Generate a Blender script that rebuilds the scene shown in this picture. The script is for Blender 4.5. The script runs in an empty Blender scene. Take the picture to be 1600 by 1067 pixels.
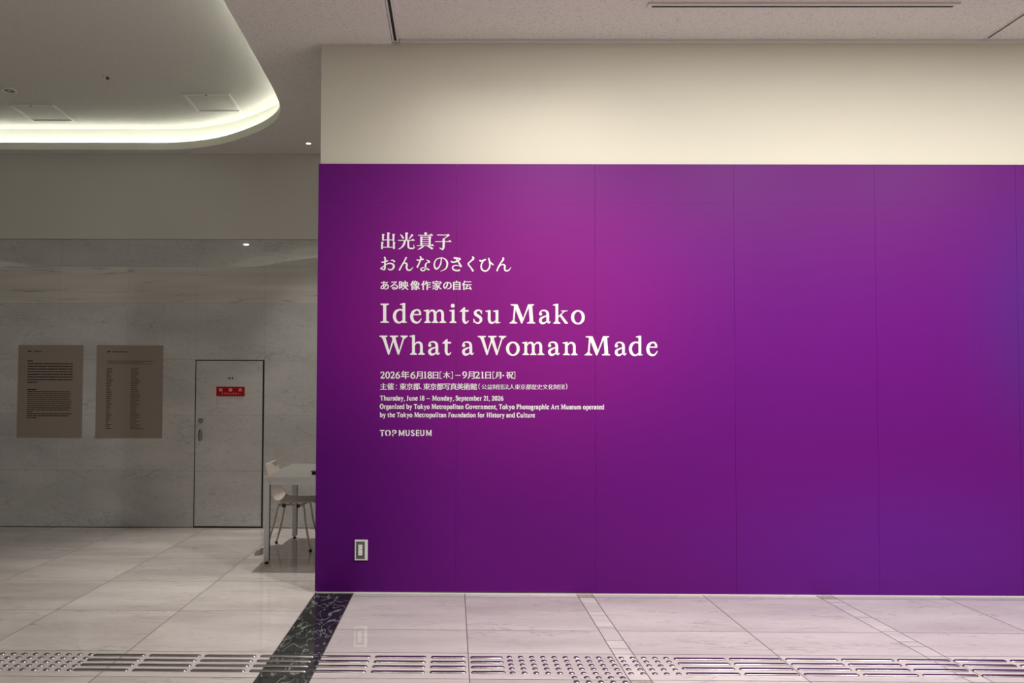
import bpy, bmesh, math, random
from mathutils import Vector, Matrix

SC = bpy.context.scene
COL = SC.collection
R = math.radians

# ------------------------------------------------------------------ camera
F_PX, PX, PY = 1227.43, 698.93, 575.45
PITCH, YAW, ROLL, EYE = 0.03179, 0.00791, 0.00389, 1.4206
fwd = Vector((-math.sin(YAW), math.cos(YAW), 0)); rgt = Vector((math.cos(YAW), math.sin(YAW), 0)); upv = Vector((0, 0, 1))
f2 = fwd * math.cos(PITCH) + upv * math.sin(PITCH); u2 = upv * math.cos(PITCH) - fwd * math.sin(PITCH)
r3 = rgt * math.cos(ROLL) + u2 * math.sin(ROLL); u3 = u2 * math.cos(ROLL) - rgt * math.sin(ROLL)
cam = bpy.data.cameras.new('camera'); camo = bpy.data.objects.new('camera', cam); COL.objects.link(camo)
cam.sensor_fit = 'HORIZONTAL'; cam.sensor_width = 36.0; cam.lens = F_PX / 1600 * 36
cam.shift_x = (800 - PX) / 1600; cam.shift_y = (PY - 533.5) / 1600
cam.clip_start = 0.05
m3 = Matrix((r3, u3, -f2)).transposed()
camo.matrix_world = Matrix.Translation((0, 0, EYE)) @ m3.to_4x4()
SC.camera = camo

# ------------------------------------------------------------------ world, exposure
SC.view_settings.view_transform = 'Standard'
SC.view_settings.look = 'None'
SC.view_settings.gamma = 1.0
SC.view_settings.exposure = 0.0
SC.view_settings.use_curve_mapping = False
w = bpy.data.worlds.new('world'); SC.world = w; w.use_nodes = True
w.node_tree.nodes['Background'].inputs[0].default_value = (0.9, 0.95, 1.0, 1)
w.node_tree.nodes['Background'].inputs[1].default_value = 0.05

# ------------------------------------------------------------------ main dimensions
W = 5.628          # front face of the purple boards
FW = 8.275         # far marble wall
CZ = 3.962         # ceiling over the passage
CZR = 3.992        # ceiling over the right-hand bay
CU = 4.22          # raised ceiling in the cove
XE = -0.976        # left end of the partition wall
XL, XR, YN = -13.6, 8.0, -6.0

# ------------------------------------------------------------------ lamps of the lobby, plus an added fill
WARM = (1.0, 0.962, 0.905)
def area_lamp(name, loc, rad, watts, col=WARM, rot=(0, 0, 0)):
    l = bpy.data.lights.new(name, 'AREA'); l.shape = 'DISK'; l.size = rad * 2; l.energy = watts; l.color = col
    o = bpy.data.objects.new(name, l); COL.objects.link(o); o.location = loc; o.rotation_euler = rot
    return o
def spot_lamp(name, loc, watts, cone, blend, rad=0.03, col=WARM, target=None):
    l = bpy.data.lights.new(name, 'SPOT'); l.energy = watts; l.spot_size = R(cone); l.spot_blend = blend
    l.shadow_soft_size = rad; l.color = col
    o = bpy.data.objects.new(name, l); COL.objects.link(o); o.location = loc
    if target is not None:
        o.rotation_euler = (Vector(target) - Vector(loc)).to_track_quat('-Z', 'Y').to_euler()
    return o
for i, (x, p) in enumerate([(1.0, 84), (2.7, 84), (4.4, 84)]):
    area_lamp('lobby_downlight_lamp', (x, 3.55, CZR - 0.012), 0.08, p)
spot_lamp('lobby_downlight_lamp', (-0.8, 3.45, CZ - 0.012), 55, 72, 0.12, 0.03)
for x in (-0.015, 0.437, 0.888):
    spot_lamp('wall_spot_lamp', (x, 4.97, CZR - 0.02), 10, 110, 1.0, 0.03, (1, 0.93, 0.86), (x, 5.50, 2.0))
spot_lamp('passage_downlight_lamp', (-1.487, 7.918, CZ - 0.012), 290, 66, 0.8, 0.02, (1.0, 0.94, 0.87), (-1.62, 6.75, 0.0))
area_lamp('added_fill_lamp', (1.2, 7.0, CZ - 0.012), 0.30, 24, (1.0, 0.95, 0.89))  # added unseen fill behind the partition, brightens the far wall
area_lamp('passage_ceiling_lamp', (-3.9, 1.9, CU - 0.02), 0.05, 3, (1.0, 0.97, 0.92))

# ------------------------------------------------------------------ materials
def nm(name):
    m = bpy.data.materials.new(name); m.use_nodes = True
    nt = m.node_tree; b = nt.nodes['Principled BSDF']
    return m, nt, b
def plain(name, col, rough=0.5, metal=0.0, spec=0.5, noise=0.0, nscale=30.0, bump=0.0, bscale=200.0, coat=0.0):
    m, nt, b = nm(name)
    b.inputs['Roughness'].default_value = rough; b.inputs['Metallic'].default_value = metal
    b.inputs['Specular IOR Level'].default_value = spec
    b.inputs['Coat Weight'].default_value = coat
    tc = nt.nodes.new('ShaderNodeTexCoord')
    n = nt.nodes.new('ShaderNodeTexNoise'); n.inputs['Scale'].default_value = nscale; n.inputs['Detail'].default_value = 4
    nt.links.new(tc.outputs['Object'], n.inputs['Vector'])
    mx = nt.nodes.new('ShaderNodeMix'); mx.data_type = 'RGBA'
    a = [max(0, c * (1 - noise)) for c in col]; c2 = [min(1, c * (1 + noise)) for c in col]
    mx.inputs[6].default_value = (*a, 1); mx.inputs[7].default_value = (*c2, 1)
    nt.links.new(n.outputs['Fac'], mx.inputs[0]); nt.links.new(mx.outputs[2], b.inputs['Base Color'])
    if bump:
        n2 = nt.nodes.new('ShaderNodeTexNoise'); n2.inputs['Scale'].default_value = bscale; n2.inputs['Detail'].default_value = 3
        nt.links.new(tc.outputs['Object'], n2.inputs['Vector'])
        bp = nt.nodes.new('ShaderNodeBump'); bp.inputs['Strength'].default_value = bump; bp.inputs['Distance'].default_value = 0.002
        nt.links.new(n2.outputs['Fac'], bp.inputs['Height']); nt.links.new(bp.outputs['Normal'], b.inputs['Normal'])
    return m
def emit(name, col, s):
    m, nt, b = nm(name)
    b.inputs['Base Color'].default_value = (0.8, 0.8, 0.8, 1)
    b.inputs['Emission Color'].default_value = (*col, 1); b.inputs['Emission Strength'].default_value = s
    return m
def marble(name, base, vein, dark, scale=(1, 1, 1), vscale=2.2, rough=0.1, amount=0.5, spec=0.5, cell=0.5, rot=(0, 0, 0), speck=0.0, coat=0.0, ridge=0.03, island=37.0, dense=False):
    """stone: soft clouds + thin warped veins, shifted for each slab"""
    m, nt, b = nm(name); N = nt.nodes.new; L = nt.links.new
    b.inputs['Roughness'].default_value = rough; b.inputs['Specular IOR Level'].default_value = spec
    b.inputs['Coat Weight'].default_value = coat; b.inputs['Coat Roughness'].default_value = 0.03
    tc = N('ShaderNodeTexCoord'); geo = N('ShaderNodeNewGeometry')
    mp = N('ShaderNodeMapping'); mp.inputs['Scale'].default_value = scale; mp.inputs['Rotation'].default_value = rot
    L(tc.outputs['Object'], mp.inputs['Vector'])
    mul = N('ShaderNodeMath'); mul.operation = 'MULTIPLY'; mul.inputs[1].default_value = island
    L(geo.outputs['Random Per Island'], mul.inputs[0])
    add = N('ShaderNodeVectorMath'); add.operation = 'ADD'
    L(mp.outputs['Vector'], add.inputs[0]); L(mul.outputs[0], add.inputs[1])
    cl = N('ShaderNodeTexNoise'); cl.inputs['Scale'].default_value = 1.6; cl.inputs['Detail'].default_value = 6
    L(add.outputs[0], cl.inputs['Vector'])
    vn = N('ShaderNodeTexNoise'); vn.inputs['Scale'].default_value = vscale; vn.inputs['Detail'].default_value = 7; vn.inputs['Distortion'].default_value = 0.9
    L(add.outputs[0], vn.inputs['Vector'])
    # ridge: |noise-.5| small -> vein
    s1 = N('ShaderNodeMath'); s1.operation = 'SUBTRACT'; s1.inputs[1].default_value = 0.5; L(vn.outputs['Fac'], s1.inputs[0])
    ab = N('ShaderNodeMath'); ab.operation = 'ABSOLUTE'; L(s1.outputs[0], ab.inputs[0])
    rp = N('ShaderNodeMapRange'); rp.inputs[1].default_value = 0.0; rp.inputs[2].default_value = ridge; rp.inputs[3].default_value = 1.0; rp.inputs[4].default_value = 0.0
    L(ab.outputs[0], rp.inputs[0])
    pt = N('ShaderNodeTexNoise'); pt.inputs['Scale'].default_value = 3.1; pt.inputs['Detail'].default_value = 2
    L(add.outputs[0], pt.inputs['Vector'])
    pr = N('ShaderNodeMapRange'); pr.inputs[1].default_value = 0.30 if dense else 0.48; pr.inputs[2].default_value = 0.5 if dense else 0.62; pr.inputs[3].default_value = 0.0; pr.inputs[4].default_value = amount
    L(pt.outputs['Fac'], pr.inputs[0])
    vm = N('ShaderNodeMath'); vm.operation = 'MULTIPLY'; L(rp.outputs[0], vm.inputs[0]); L(pr.outputs[0], vm.inputs[1])
    cr = N('ShaderNodeMix'); cr.data_type = 'RGBA'; cr.inputs[6].default_value = (*base, 1); cr.inputs[7].default_value = (*vein, 1)
    cm = N('ShaderNodeMapRange'); cm.inputs[1].default_value = 0.35; cm.inputs[2].default_value = 0.7
    L(cl.outputs['Fac'], cm.inputs[0]); L(cm.outputs[0], cr.inputs[0])
    c2 = N('ShaderNodeMix'); c2.data_type = 'RGBA'; c2.inputs[7].default_value = (*dark, 1)
    L(vm.outputs[0], c2.inputs[0]); L(cr.outputs[2], c2.inputs[6])
    out = c2.outputs[2]
    if speck:
        sp = N('ShaderNodeTexNoise'); sp.inputs['Scale'].default_value = 26; sp.inputs['Detail'].default_value = 4; sp.inputs['Roughness'].default_value = 0.7
        L(add.outputs[0], sp.inputs['Vector'])
        sr = N('ShaderNodeMapRange'); sr.inputs[1].default_value = 0.52; sr.inputs[2].default_value = 0.72; sr.inputs[3].default_value = 0.0; sr.inputs[4].default_value = speck
        L(sp.outputs['Fac'], sr.inputs[0])
        sm = N('ShaderNodeMath'); sm.operation = 'MULTIPLY'; L(sr.outputs[0], sm.inputs[0]); L(pt.outputs['Fac'], sm.inputs[1])
        c3 = N('ShaderNodeMix'); c3.data_type = 'RGBA'; c3.inputs[7].default_value = (*dark, 1)
        L(sm.outputs[0], c3.inputs[0]); L(out, c3.inputs[6]); out = c3.outputs[2]
    # slab-to-slab tone
    hs = N('ShaderNodeHueSaturation')
    mr = N('ShaderNodeMapRange'); mr.inputs[3].default_value = 1 - 0.07 * cell; mr.inputs[4].default_value = 1 + 0.07 * cell
    L(geo.outputs['Random Per Island'], mr.inputs[0]); L(mr.outputs[0], hs.inputs['Value']); L(out, hs.inputs['Color'])
    L(hs.outputs['Color'], b.inputs['Base Color'])
    return m
def ceiling_tile(name, col, fleck=0.5):
    m, nt, b = nm(name); N = nt.nodes.new; L = nt.links.new
    b.inputs['Roughness'].default_value = 0.9; b.inputs['Specular IOR Level'].default_value = 0.1
    tc = N('ShaderNodeTexCoord')
    mp = N('ShaderNodeMapping'); mp.inputs['Scale'].default_value = (1, 1.5, 1); L(tc.outputs['Object'], mp.inputs['Vector'])
    n = N('ShaderNodeTexNoise'); n.inputs['Scale'].default_value = 70; n.inputs['Detail'].default_value = 3; n.inputs['Roughness'].default_value = 0.6
    L(mp.outputs['Vector'], n.inputs['Vector'])
    mr = N('ShaderNodeMapRange'); mr.inputs[1].default_value = 0.30; mr.inputs[2].default_value = 0.46; mr.inputs[3].default_value = 1.0; mr.inputs[4].default_value = 0.0
    L(n.outputs['Fac'], mr.inputs[0])
    f = N('ShaderNodeMath'); f.operation = 'MULTIPLY'; f.inputs[1].default_value = fleck; L(mr.outputs[0], f.inputs[0])
    mx = N('ShaderNodeMix'); mx.data_type = 'RGBA'; mx.inputs[6].default_value = (*col, 1); mx.inputs[7].default_value = (*[c * 0.35 for c in col], 1)
    L(f.outputs[0], mx.inputs[0]); L(mx.outputs[2], b.inputs['Base Color'])
    bp = N('ShaderNodeBump'); bp.inputs['Strength'].default_value = 0.35; bp.inputs['Distance'].default_value = 0.002; bp.invert = True
    L(mr.outputs[0], bp.inputs['Height']); L(bp.outputs['Normal'], b.inputs['Normal'])
    return m
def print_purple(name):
    """the printed film: magenta, violet and blue ink fields, with some wall lighting painted into their brightness"""
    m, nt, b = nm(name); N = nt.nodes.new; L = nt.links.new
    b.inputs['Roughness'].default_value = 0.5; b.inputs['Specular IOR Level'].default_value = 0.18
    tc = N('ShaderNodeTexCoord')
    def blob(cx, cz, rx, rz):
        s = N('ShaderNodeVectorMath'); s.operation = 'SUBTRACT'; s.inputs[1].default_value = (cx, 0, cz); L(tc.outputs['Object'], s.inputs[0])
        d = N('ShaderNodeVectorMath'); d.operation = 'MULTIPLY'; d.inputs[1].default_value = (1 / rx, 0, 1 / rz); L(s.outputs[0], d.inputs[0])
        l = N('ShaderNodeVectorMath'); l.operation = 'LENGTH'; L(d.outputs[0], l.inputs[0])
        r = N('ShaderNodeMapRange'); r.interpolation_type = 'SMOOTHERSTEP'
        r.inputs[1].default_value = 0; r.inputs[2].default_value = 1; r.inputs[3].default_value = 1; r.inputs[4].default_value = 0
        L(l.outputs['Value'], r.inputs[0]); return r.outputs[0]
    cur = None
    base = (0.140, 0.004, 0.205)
    for cx, cz, rx, rz, c in PRINT_AND_LIGHT:
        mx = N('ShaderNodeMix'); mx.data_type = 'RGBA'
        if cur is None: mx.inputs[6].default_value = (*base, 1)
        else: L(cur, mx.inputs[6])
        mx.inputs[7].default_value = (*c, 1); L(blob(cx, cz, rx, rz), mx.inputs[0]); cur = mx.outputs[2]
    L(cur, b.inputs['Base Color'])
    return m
PRINT_AND_LIGHT = [(2.0, 3.4, 7.0, 1.9, (0.125, 0.009, 0.165)), (0.40, 2.05, 2.1, 1.75, (0.25, 0.009, 0.235)), (4.65, 2.0, 1.45, 1.7, (0.080, 0.022, 0.22)), (-1.0, 0.3, 1.3, 1.8, (0.085, 0.001, 0.14)), (3.4, 0.2, 2.4, 1.0, (0.135, 0.010, 0.265))]  # ink hues; darker top and bright magenta centre also paint in wall lighting

M = {}
M['cream'] = plain('cream_wall_paint', (0.68, 0.655, 0.555), 0.75, spec=0.2, noise=0.015, nscale=3)
M['greywall'] = plain('upper_wall_paint', (0.68, 0.665, 0.63), 0.8, spec=0.2, noise=0.02, nscale=2)
M['white'] = plain('white_paint', (0.82, 0.81, 0.78), 0.55)
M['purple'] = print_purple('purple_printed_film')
M['ceil'] = ceiling_tile('grey_rockwool_ceiling', (0.79, 0.765, 0.735))
M['ceil_up'] = ceiling_tile('cove_ceiling_board', (0.72, 0.71, 0.67), 0.25)
M['covewhite'] = plain('cove_white_paint', (0.82, 0.83, 0.75), 0.7, spec=0.2)
M['led'] = emit('cove_led_strip', (1.0, 0.99, 0.92), 7.5)
M['lens'] = emit('lit_lamp_lens', (1.0, 0.96, 0.90), 22.0)
M['lens_soft'] = emit('wall_spot_lens', (1.0, 0.95, 0.88), 6.0)
M['marble_floor'] = marble('cream_marble_floor', (0.755, 0.705, 0.675), (0.58, 0.525, 0.515), (0.38, 0.35, 0.34), (0.5, 2.0, 1), 3.6, 0.02, 0.6, 1.0, 0.6, (0, 0, 0.35), speck=0.8, ridge=0.02)
M['marble_strip'] = marble('border_strip_marble', (0.74, 0.69, 0.66), (0.60, 0.56, 0.56), (0.42, 0.39, 0.42), (0.7, 3.0, 1), 3.0, 0.12, 0.5, 0.5, 0.9)
M['marble_dark'] = marble('dark_green_marble', (0.010, 0.013, 0.011), (0.030, 0.033, 0.034), (0.30, 0.32, 0.31), (2.0, 0.9, 1), 5.0, 0.07, 1.0, 0.5, 1.0, speck=0.25, ridge=0.018, dense=True)
M['marble_wall'] = marble('grey_marble_slab', (0.68, 0.675, 0.66), (0.54, 0.54, 0.53), (0.20, 0.20, 0.20), (0.7, 1, 1.7), 3.0, 0.12, 0.30, 0.45, 0.35, (0, 0.62, 0), speck=0.6, ridge=0.02, island=0.0)
M['marble_polished'] = marble('polished_marble_slab', (0.60, 0.60, 0.585), (0.50, 0.50, 0.49), (0.20, 0.20, 0.20), (0.7, 1, 1.7), 3.0, 0.02, 0.30, 0.5, 0.35, (0, 0.62, 0), speck=0.6, ridge=0.02, island=0.0)
M['marble_band'] = marble('streaked_marble_band', (0.70, 0.675, 0.64), (0.52, 0.505, 0.48), (0.25, 0.235, 0.225), (0.30, 1, 5.0), 2.4, 0.30, 0.75, 0.45, 0.2, ridge=0.022, island=0.0)
M['mosaic'] = plain('speckled_stone_mosaic', (0.42, 0.37, 0.33), 0.3, noise=0.9, nscale=60)
M['grout'] = plain('floor_joint', (0.10, 0.09, 0.085), 0.8)
M['wallgrout'] = plain('wall_joint', (0.20, 0.19, 0.18), 0.8)
M['black'] = plain('black_gap', (0.012, 0.011, 0.011), 0.6)
M['blackplastic'] = plain('black_plastic', (0.015, 0.015, 0.015), 0.4)
M['steel'] = plain('brushed_steel', (0.46, 0.44, 0.435), 0.24, metal=1.0, noise=0.05, nscale=90)
M['chrome'] = plain('satin_chrome', (0.60, 0.59, 0.57), 0.25, metal=1.0)
M['alu'] = plain('white_lacquered_aluminium', (0.76, 0.76, 0.78), 0.35, metal=0.0, spec=0.5)
M['alu_side'] = plain('dark_leg_side', (0.04, 0.04, 0.045), 0.5)
M['tabletop'] = plain('pale_laminate', (0.27, 0.262, 0.245), 0.3, noise=0.02)
M['shell'] = plain('cream_plastic_shell', (0.66, 0.585, 0.53), 0.45)
M['legpaint'] = plain('cream_painted_tube', (0.64, 0.60, 0.55), 0.4)
M['red'] = plain('red_sign_enamel', (0.50, 0.004, 0.012), 0.5, spec=0.2)
M['pinkwhite'] = plain('white_sign_ink', (0.75, 0.55, 0.55), 0.6)
M['poster'] = plain('beige_board', (0.34, 0.29, 0.25), 0.7, noise=0.02, spec=0.2)
M['ink'] = plain('dark_brown_ink', (0.035, 0.025, 0.02), 0.7)
M['vinyl'] = plain('white_cut_vinyl', (0.94, 0.93, 0.93), 0.5, spec=0.3)
M['switchgrey'] = plain('grey_switch_plate', (0.14, 0.145, 0.14), 0.4)
M['slotframe'] = plain('diffuser_frame', (0.74, 0.72, 0.70), 0.5)

# ------------------------------------------------------------------ mesh helpers
def link_bm(name, bm, mats, parent=None, smooth=False, loc=None):
    me = bpy.data.meshes.new(name); bm.normal_update(); bm.to_mesh(me); bm.free()
    for m in (mats if isinstance(mats, (list, tuple)) else [mats]): me.materials.append(m)
    if smooth:
        for p in me.polygons: p.use_smooth = True
    o = bpy.data.objects.new(name, me); COL.objects.link(o)
    if parent is not None: o.parent = parent
    if loc is not None: o.location = loc
    return o
def box(bm, x0, x1, y0, y1, z0, z1, mi=0, bevel=0.0):
    r = bmesh.ops.create_cube(bm, size=1.0)
    vs = r['verts']
    for v in vs:
        v.co.x = x0 + (v.co.x + .5) * (x1 - x0); v.co.y = y0 + (v.co.y + .5) * (y1 - y0); v.co.z = z0 + (v.co.z + .5) * (z1 - z0)
    fs = set(f for v in vs for f in v.link_faces)
    for f in fs: f.material_index = mi
    if bevel:
        es = list(set(e for v in vs for e in v.link_edges))
        bmesh.ops.bevel(bm, geom=es, offset=bevel, segments=2, affect='EDGES', profile=0.5)
def poly(bm, pts, mi=0):
    f = bm.faces.new([bm.verts.new(p) for p in pts]); f.material_index = mi; return f
def cyl(bm, c, axis, r0, r1, h, seg=24, mi=0, cap=True):
    z = Vector(axis).normalized(); a = z.orthogonal().normalized(); b = z.cross(a); c = Vector(c)
    A = []; B = []
    for i in range(seg):
        t = 2 * math.pi * i / seg; d = a * math.cos(t) + b * math.sin(t)
        A.append(bm.verts.new(c + d * r0)); B.append(bm.verts.new(c + d * r1 + z * h))
    for i in range(seg):
        j = (i + 1) % seg; f = bm.faces.new((A[i], A[j], B[j], B[i])); f.material_index = mi; f.smooth = True
    if cap:
        bm.faces.new(A[::-1]).material_index = mi; bm.faces.new(B).material_index = mi
def ring(bm, c, axis, ri, ro, h, seg=32, mi=0):
    z = Vector(axis).normalized(); a = z.orthogonal().normalized(); b = z.cross(a); c = Vector(c)
    rows = []
    for (r, k) in ((ro, 0), (ro, h * .6), (ro - (ro - ri) * .25, h), (ri, h * .8), (ri, 0)):
        rows.append([bm.verts.new(c + (a * math.cos(2 * math.pi * i / seg) + b * math.sin(2 * math.pi * i / seg)) * r + z * k) for i in range(seg)])
    for p, q in zip(rows, rows[1:]):
        for i in range(seg):
            j = (i + 1) % seg; f = bm.faces.new((p[i], p[j], q[j], q[i])); f.material_index = mi; f.smooth = True
def tube(bm, pts, r, seg=12, mi=0, cap=True):
    pts = [Vector(p) for p in pts]; rows = []
    prev = None
    for i, p in enumerate(pts):
        t = (pts[min(i + 1, len(pts) - 1)] - pts[max(i - 1, 0)]).normalized()
        a = t.orthogonal().normalized() if prev is None else (prev - t * prev.dot(t)).normalized()
        prev = a; b = t.cross(a); rr = r[i] if isinstance(r, (list, tuple)) else r
        rows.append([bm.verts.new(p + (a * math.cos(2 * math.pi * k / seg) + b * math.sin(2 * math.pi * k / seg)) * rr) for k in range(seg)])
    for p, q in zip(rows, rows[1:]):
        for i in range(seg):
            j = (i + 1) % seg; f = bm.faces.new((p[i], p[j], q[j], q[i])); f.smooth = True; f.material_index = mi
    if cap:
        bm.faces.new(rows[0][::-1]).material_index = mi; bm.faces.new(rows[-1]).material_index = mi
def catmull(P, n=8):
    out = []
    Q = [P[0]] + list(P) + [P[-1]]
    for i in range(1, len(Q) - 2):
        p0, p1, p2, p3 = Q[i - 1], Q[i], Q[i + 1], Q[i + 2]
        for k in range(n):
            t = k / n
            out.append(tuple(0.5 * ((2 * b) + (-a + c) * t + (2 * a - 5 * b + 4 * c - d) * t * t + (-a + 3 * b - 3 * c + d) * t ** 3) for a, b, c, d in zip(p0, p1, p2, p3)))
    out.append(tuple(P[-1])); return out
def empty(name, loc, label, cat, group=None):
    o = bpy.data.objects.new(name, None); o.empty_display_size = 0.1; COL.objects.link(o); o.location = loc
    o['label'] = label; o['category'] = cat
    if group: o['group'] = group
    return o
def tag(o, label, cat, group=None):
    o['label'] = label; o['category'] = cat
    if group: o['group'] = group
    return o
def struct(o, label=None, cat=None):
    o['kind'] = 'structure'
    if label: o['label'] = label
    if cat: o['category'] = cat
    return o
def shifted(bm, root):
    """world-space mesh -> local space of its root empty"""
    bmesh.ops.translate(bm, verts=bm.verts, vec=-Vector(root.location)); return bm

# ================================================================== FLOOR
rng = random.Random(4)
bm = bmesh.new(); G = 0.0024
def tile(x0, x1, y0, y1, mi):
    poly(bm, [(x0 + G, y0 + G, 0), (x1 - G, y0 + G, 0), (x1 - G, y1 - G, 0), (x0 + G, y1 - G, 0)], mi)
poly(bm, [(XL, YN, -0.002), (XR, YN, -0.002), (XR, FW + .02, -0.002), (XL, FW + .02, -0.002)], 3)
yl = [YN, -4.9, -4.1, -3.3, -2.5, -1.7, -0.9, -0.1, .7, 1.5, 2.3, 3.12, 3.957, 4.347, 5.15, 5.95, 6.75, 7.55, FW]
xl = [XE - 0.803 * k for k in range(0, 15)] + [XL]
for a, b in zip(xl[1:], xl):
    if b - a < .02: continue
    for c, d in zip(yl, yl[1:]): tile(a, b, c, d, 0)
xb = [XE + .8 * k for k in range(0, 11)] + [XR]
for a, b in zip(xb, xb[1:]):
    for c, d in zip(yl[12:], yl[13:]):
        if d > W + .05: tile(a, b, max(c, W + .02), d, 0)
yr = [YN, -4.9, -4.1, -3.3, -2.5, -1.7, -0.9, -0.1, .7, 1.5, 2.3, 3.12, 3.957, 4.347, 4.768, 5.535, W + .02]
for c, d in zip(yr, yr[1:]): tile(XE, -0.704, c, d, 1)
xr = [(-0.704, .085, 0), (.085, .88, 0), (.88, .988, 2), (.988, 1.77, 0), (1.77, 2.572, 0), (2.572, 2.68, 2), (2.68, 3.453, 0), (3.453, 4.26, 0), (4.26, 4.365, 2), (4.365, 5.14, 0), (5.14, 5.95, 0), (5.95, 6.06, 2), (6.06, 6.84, 0), (6.84, XR, 0)]
for a, b, k in xr:
    if k == 0:
        for c, d in zip(yr, yr[1:]): tile(a, b, c, d, 0)
    else:
        y = 5.535
        tile(a, b, 5.535, W + .02, 4)
        while y > 4.36:
            n = max(4.347, y - rng.choice((.09, .14, .2, .26, .3)))
            if n - 4.347 < .05: n = 4.347
            tile(a, b, n, y, 2); y = n
        tile(a, b, 3.957, 4.347, 2); tile(a, b, 3.90, 3.957, 4)
        tile(a, b, YN, 3.90, 2)
floor = link_bm('floor', bm, [M['marble_floor'], M['marble_dark'], M['marble_strip'], M['grout'], M['mosaic']])
struct(floor)

# ================================================================== FAR WALL
bm = bmesh.new()
Z = [0.006, .596, 1.183, 1.766, 2.362, 2.751, 3.042]
# painted upper part and the substrate behind the slabs
box(bm, XL, XR, FW + .012, FW + .25, 0, CU + .3, 2)
poly(bm, [(XL, FW, 3.046), (XR, FW, 3.046), (XR, FW, CZ + .02), (XL, FW, CZ + .02)], 1)
poly(bm, [(XL, FW, 3.046), (XL, FW + .012, 3.046), (XR, FW + .012, 3.046), (XR, FW, 3.046)], 2)
DX0, DX1 = -2.727, -1.996
xs = [DX0 - .7265 * k for k in range(14, 0, -1)] + [DX0] + [DX1 + .7265 * k for k in range(0, 14)]
g = 0.0008
for a, b in zip(xs, xs[1:]):
    for k, (c, d) in enumerate(zip(Z, Z[1:])):
        if abs(a - DX0) < .01 and k < 3: continue      # the door leaf stands here
        mi = {4: 3, 5: 4}.get(k, 0)
        gx = g * .6
        poly(bm, [(a + gx, FW, c + g), (b - gx, FW, c + g), (b - gx, FW, d - g), (a + gx, FW, d - g)], mi)
wb = struct(link_bm('wall_back', bm, [M['marble_wall'], M['greywall'], M['wallgrout'], M['marble_band'], M['marble_polished']]))

# jib door faced with the same marble
bm = bmesh.new()
gp = .012
x0, x1 = DX0 + .010, DX1 - .018
for c, d in zip(Z[:3], Z[1:4]):
    box(bm, x0, x1, FW - .002, FW + .011, c + (gp if c < .1 else g), d - (gp if d > 1.7 else g))
door = struct(link_bm('door_1', bm, M['marble_wall']))
bm = bmesh.new()
box(bm, DX0, x0, FW + .0005, FW + .0115, 0, Z[3]); box(bm, x1, DX1, FW + .0005, FW + .0115, 0, Z[3])
box(bm, x0, x1, FW + .0005, FW + .0115, Z[3] - gp, Z[3]); box(bm, x0, x1, FW + .0005, FW + .0115, 0, Z[0] + gp)
o = link_bm('door_gap', bm, M['black'], door)
bm = bmesh.new()
cyl(bm, (-2.664, FW - .002, 1.122), (0, -1, 0), .030, .026, .008); cyl(bm, (-2.664, FW - .010, 1.122), (0, -1, 0), .017, .015, .006, 16)
o = link_bm('lock_cylinder', bm, M['chrome'], door); o['label'] = 'round chrome lock'
bm = bmesh.new()
pts = []
for k in range(28):
    t = 2 * math.pi * k / 28; s = math.sin(t); c = math.cos(t)
    pts.append((-2.663 + .022 * c, .055 * s * 1.0 + .97 + math.copysign(.012, s) * min(1, abs(s) * 4)))
A = [bm.verts.new((x, FW - .002, z)) for x, z in pts]; B = [bm.verts.new((x, FW - .010, z)) for x, z in pts]
C_ = [bm.verts.new((-2.663 + (x + 2.663) * .7, FW - .011, .97 + (z - .97) * .88)) for x, z in pts]
D_ = [bm.verts.new((-2.663 + (x + 2.663) * .6, FW - .004, .97 + (z - .97) * .85)) for x, z in pts]
for P, Q in ((A, B), (B, C_), (C_, D_)):
    for i in range(28): bm.faces.new((P[i], P[(i + 1) % 28], Q[(i + 1) % 28], Q[i]))
bm.faces.new(D_)
box(bm, -2.669, -2.655, FW - .014, FW - .006, .925, 1.015, 0, .002)
bmesh.ops.recalc_face_normals(bm, faces=bm.faces)
o = link_bm('recessed_handle', bm, M['chrome'], door); o['label'] = 'oval chrome flush pull'

# ================================================================== PARTITION WALL
bm = bmesh.new()
TOP = 3.078
box(bm, XE + .006, XR, W + .012, W + .26, 0.0, CZR + .05)
wall = struct(link_bm('wall_front', bm, M['cream']))
bm = bmesh.new()
seams = [XE - .006, .0195, 1.0145, 2.012, 3.022, 4.03, 5.04, 6.05, 7.06, XR]
for i, (a, b) in enumerate(zip(seams, seams[1:])):
    zb = .012 if i < 2 else .004
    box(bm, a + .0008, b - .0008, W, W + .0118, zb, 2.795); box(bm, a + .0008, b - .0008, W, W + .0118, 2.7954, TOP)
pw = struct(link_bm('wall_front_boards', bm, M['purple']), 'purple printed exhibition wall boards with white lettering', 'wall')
bm = bmesh.new()
box(bm, XE + .004, XR, W - .0025, W - .0003, 0.0002, .0060)
struct(link_bm('baseboard_front', bm, M['white']))
# side walls and the lobby behind the camera
bm = bmesh.new(); box(bm, XL - .2, XL, YN, FW + .1, 0, CU + .3); struct(link_bm('wall_left', bm, M['greywall']))
bm = bmesh.new(); box(bm, XR, XR + .2, YN, FW + .1, 0, CU + .3); struct(link_bm('wall_right', bm, M['cream']))
bm = bmesh.new(); box(bm, XL, XR, YN - .2, YN, 0, CU + .3); struct(link_bm('wall_rear', bm, M['greywall']))

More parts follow.
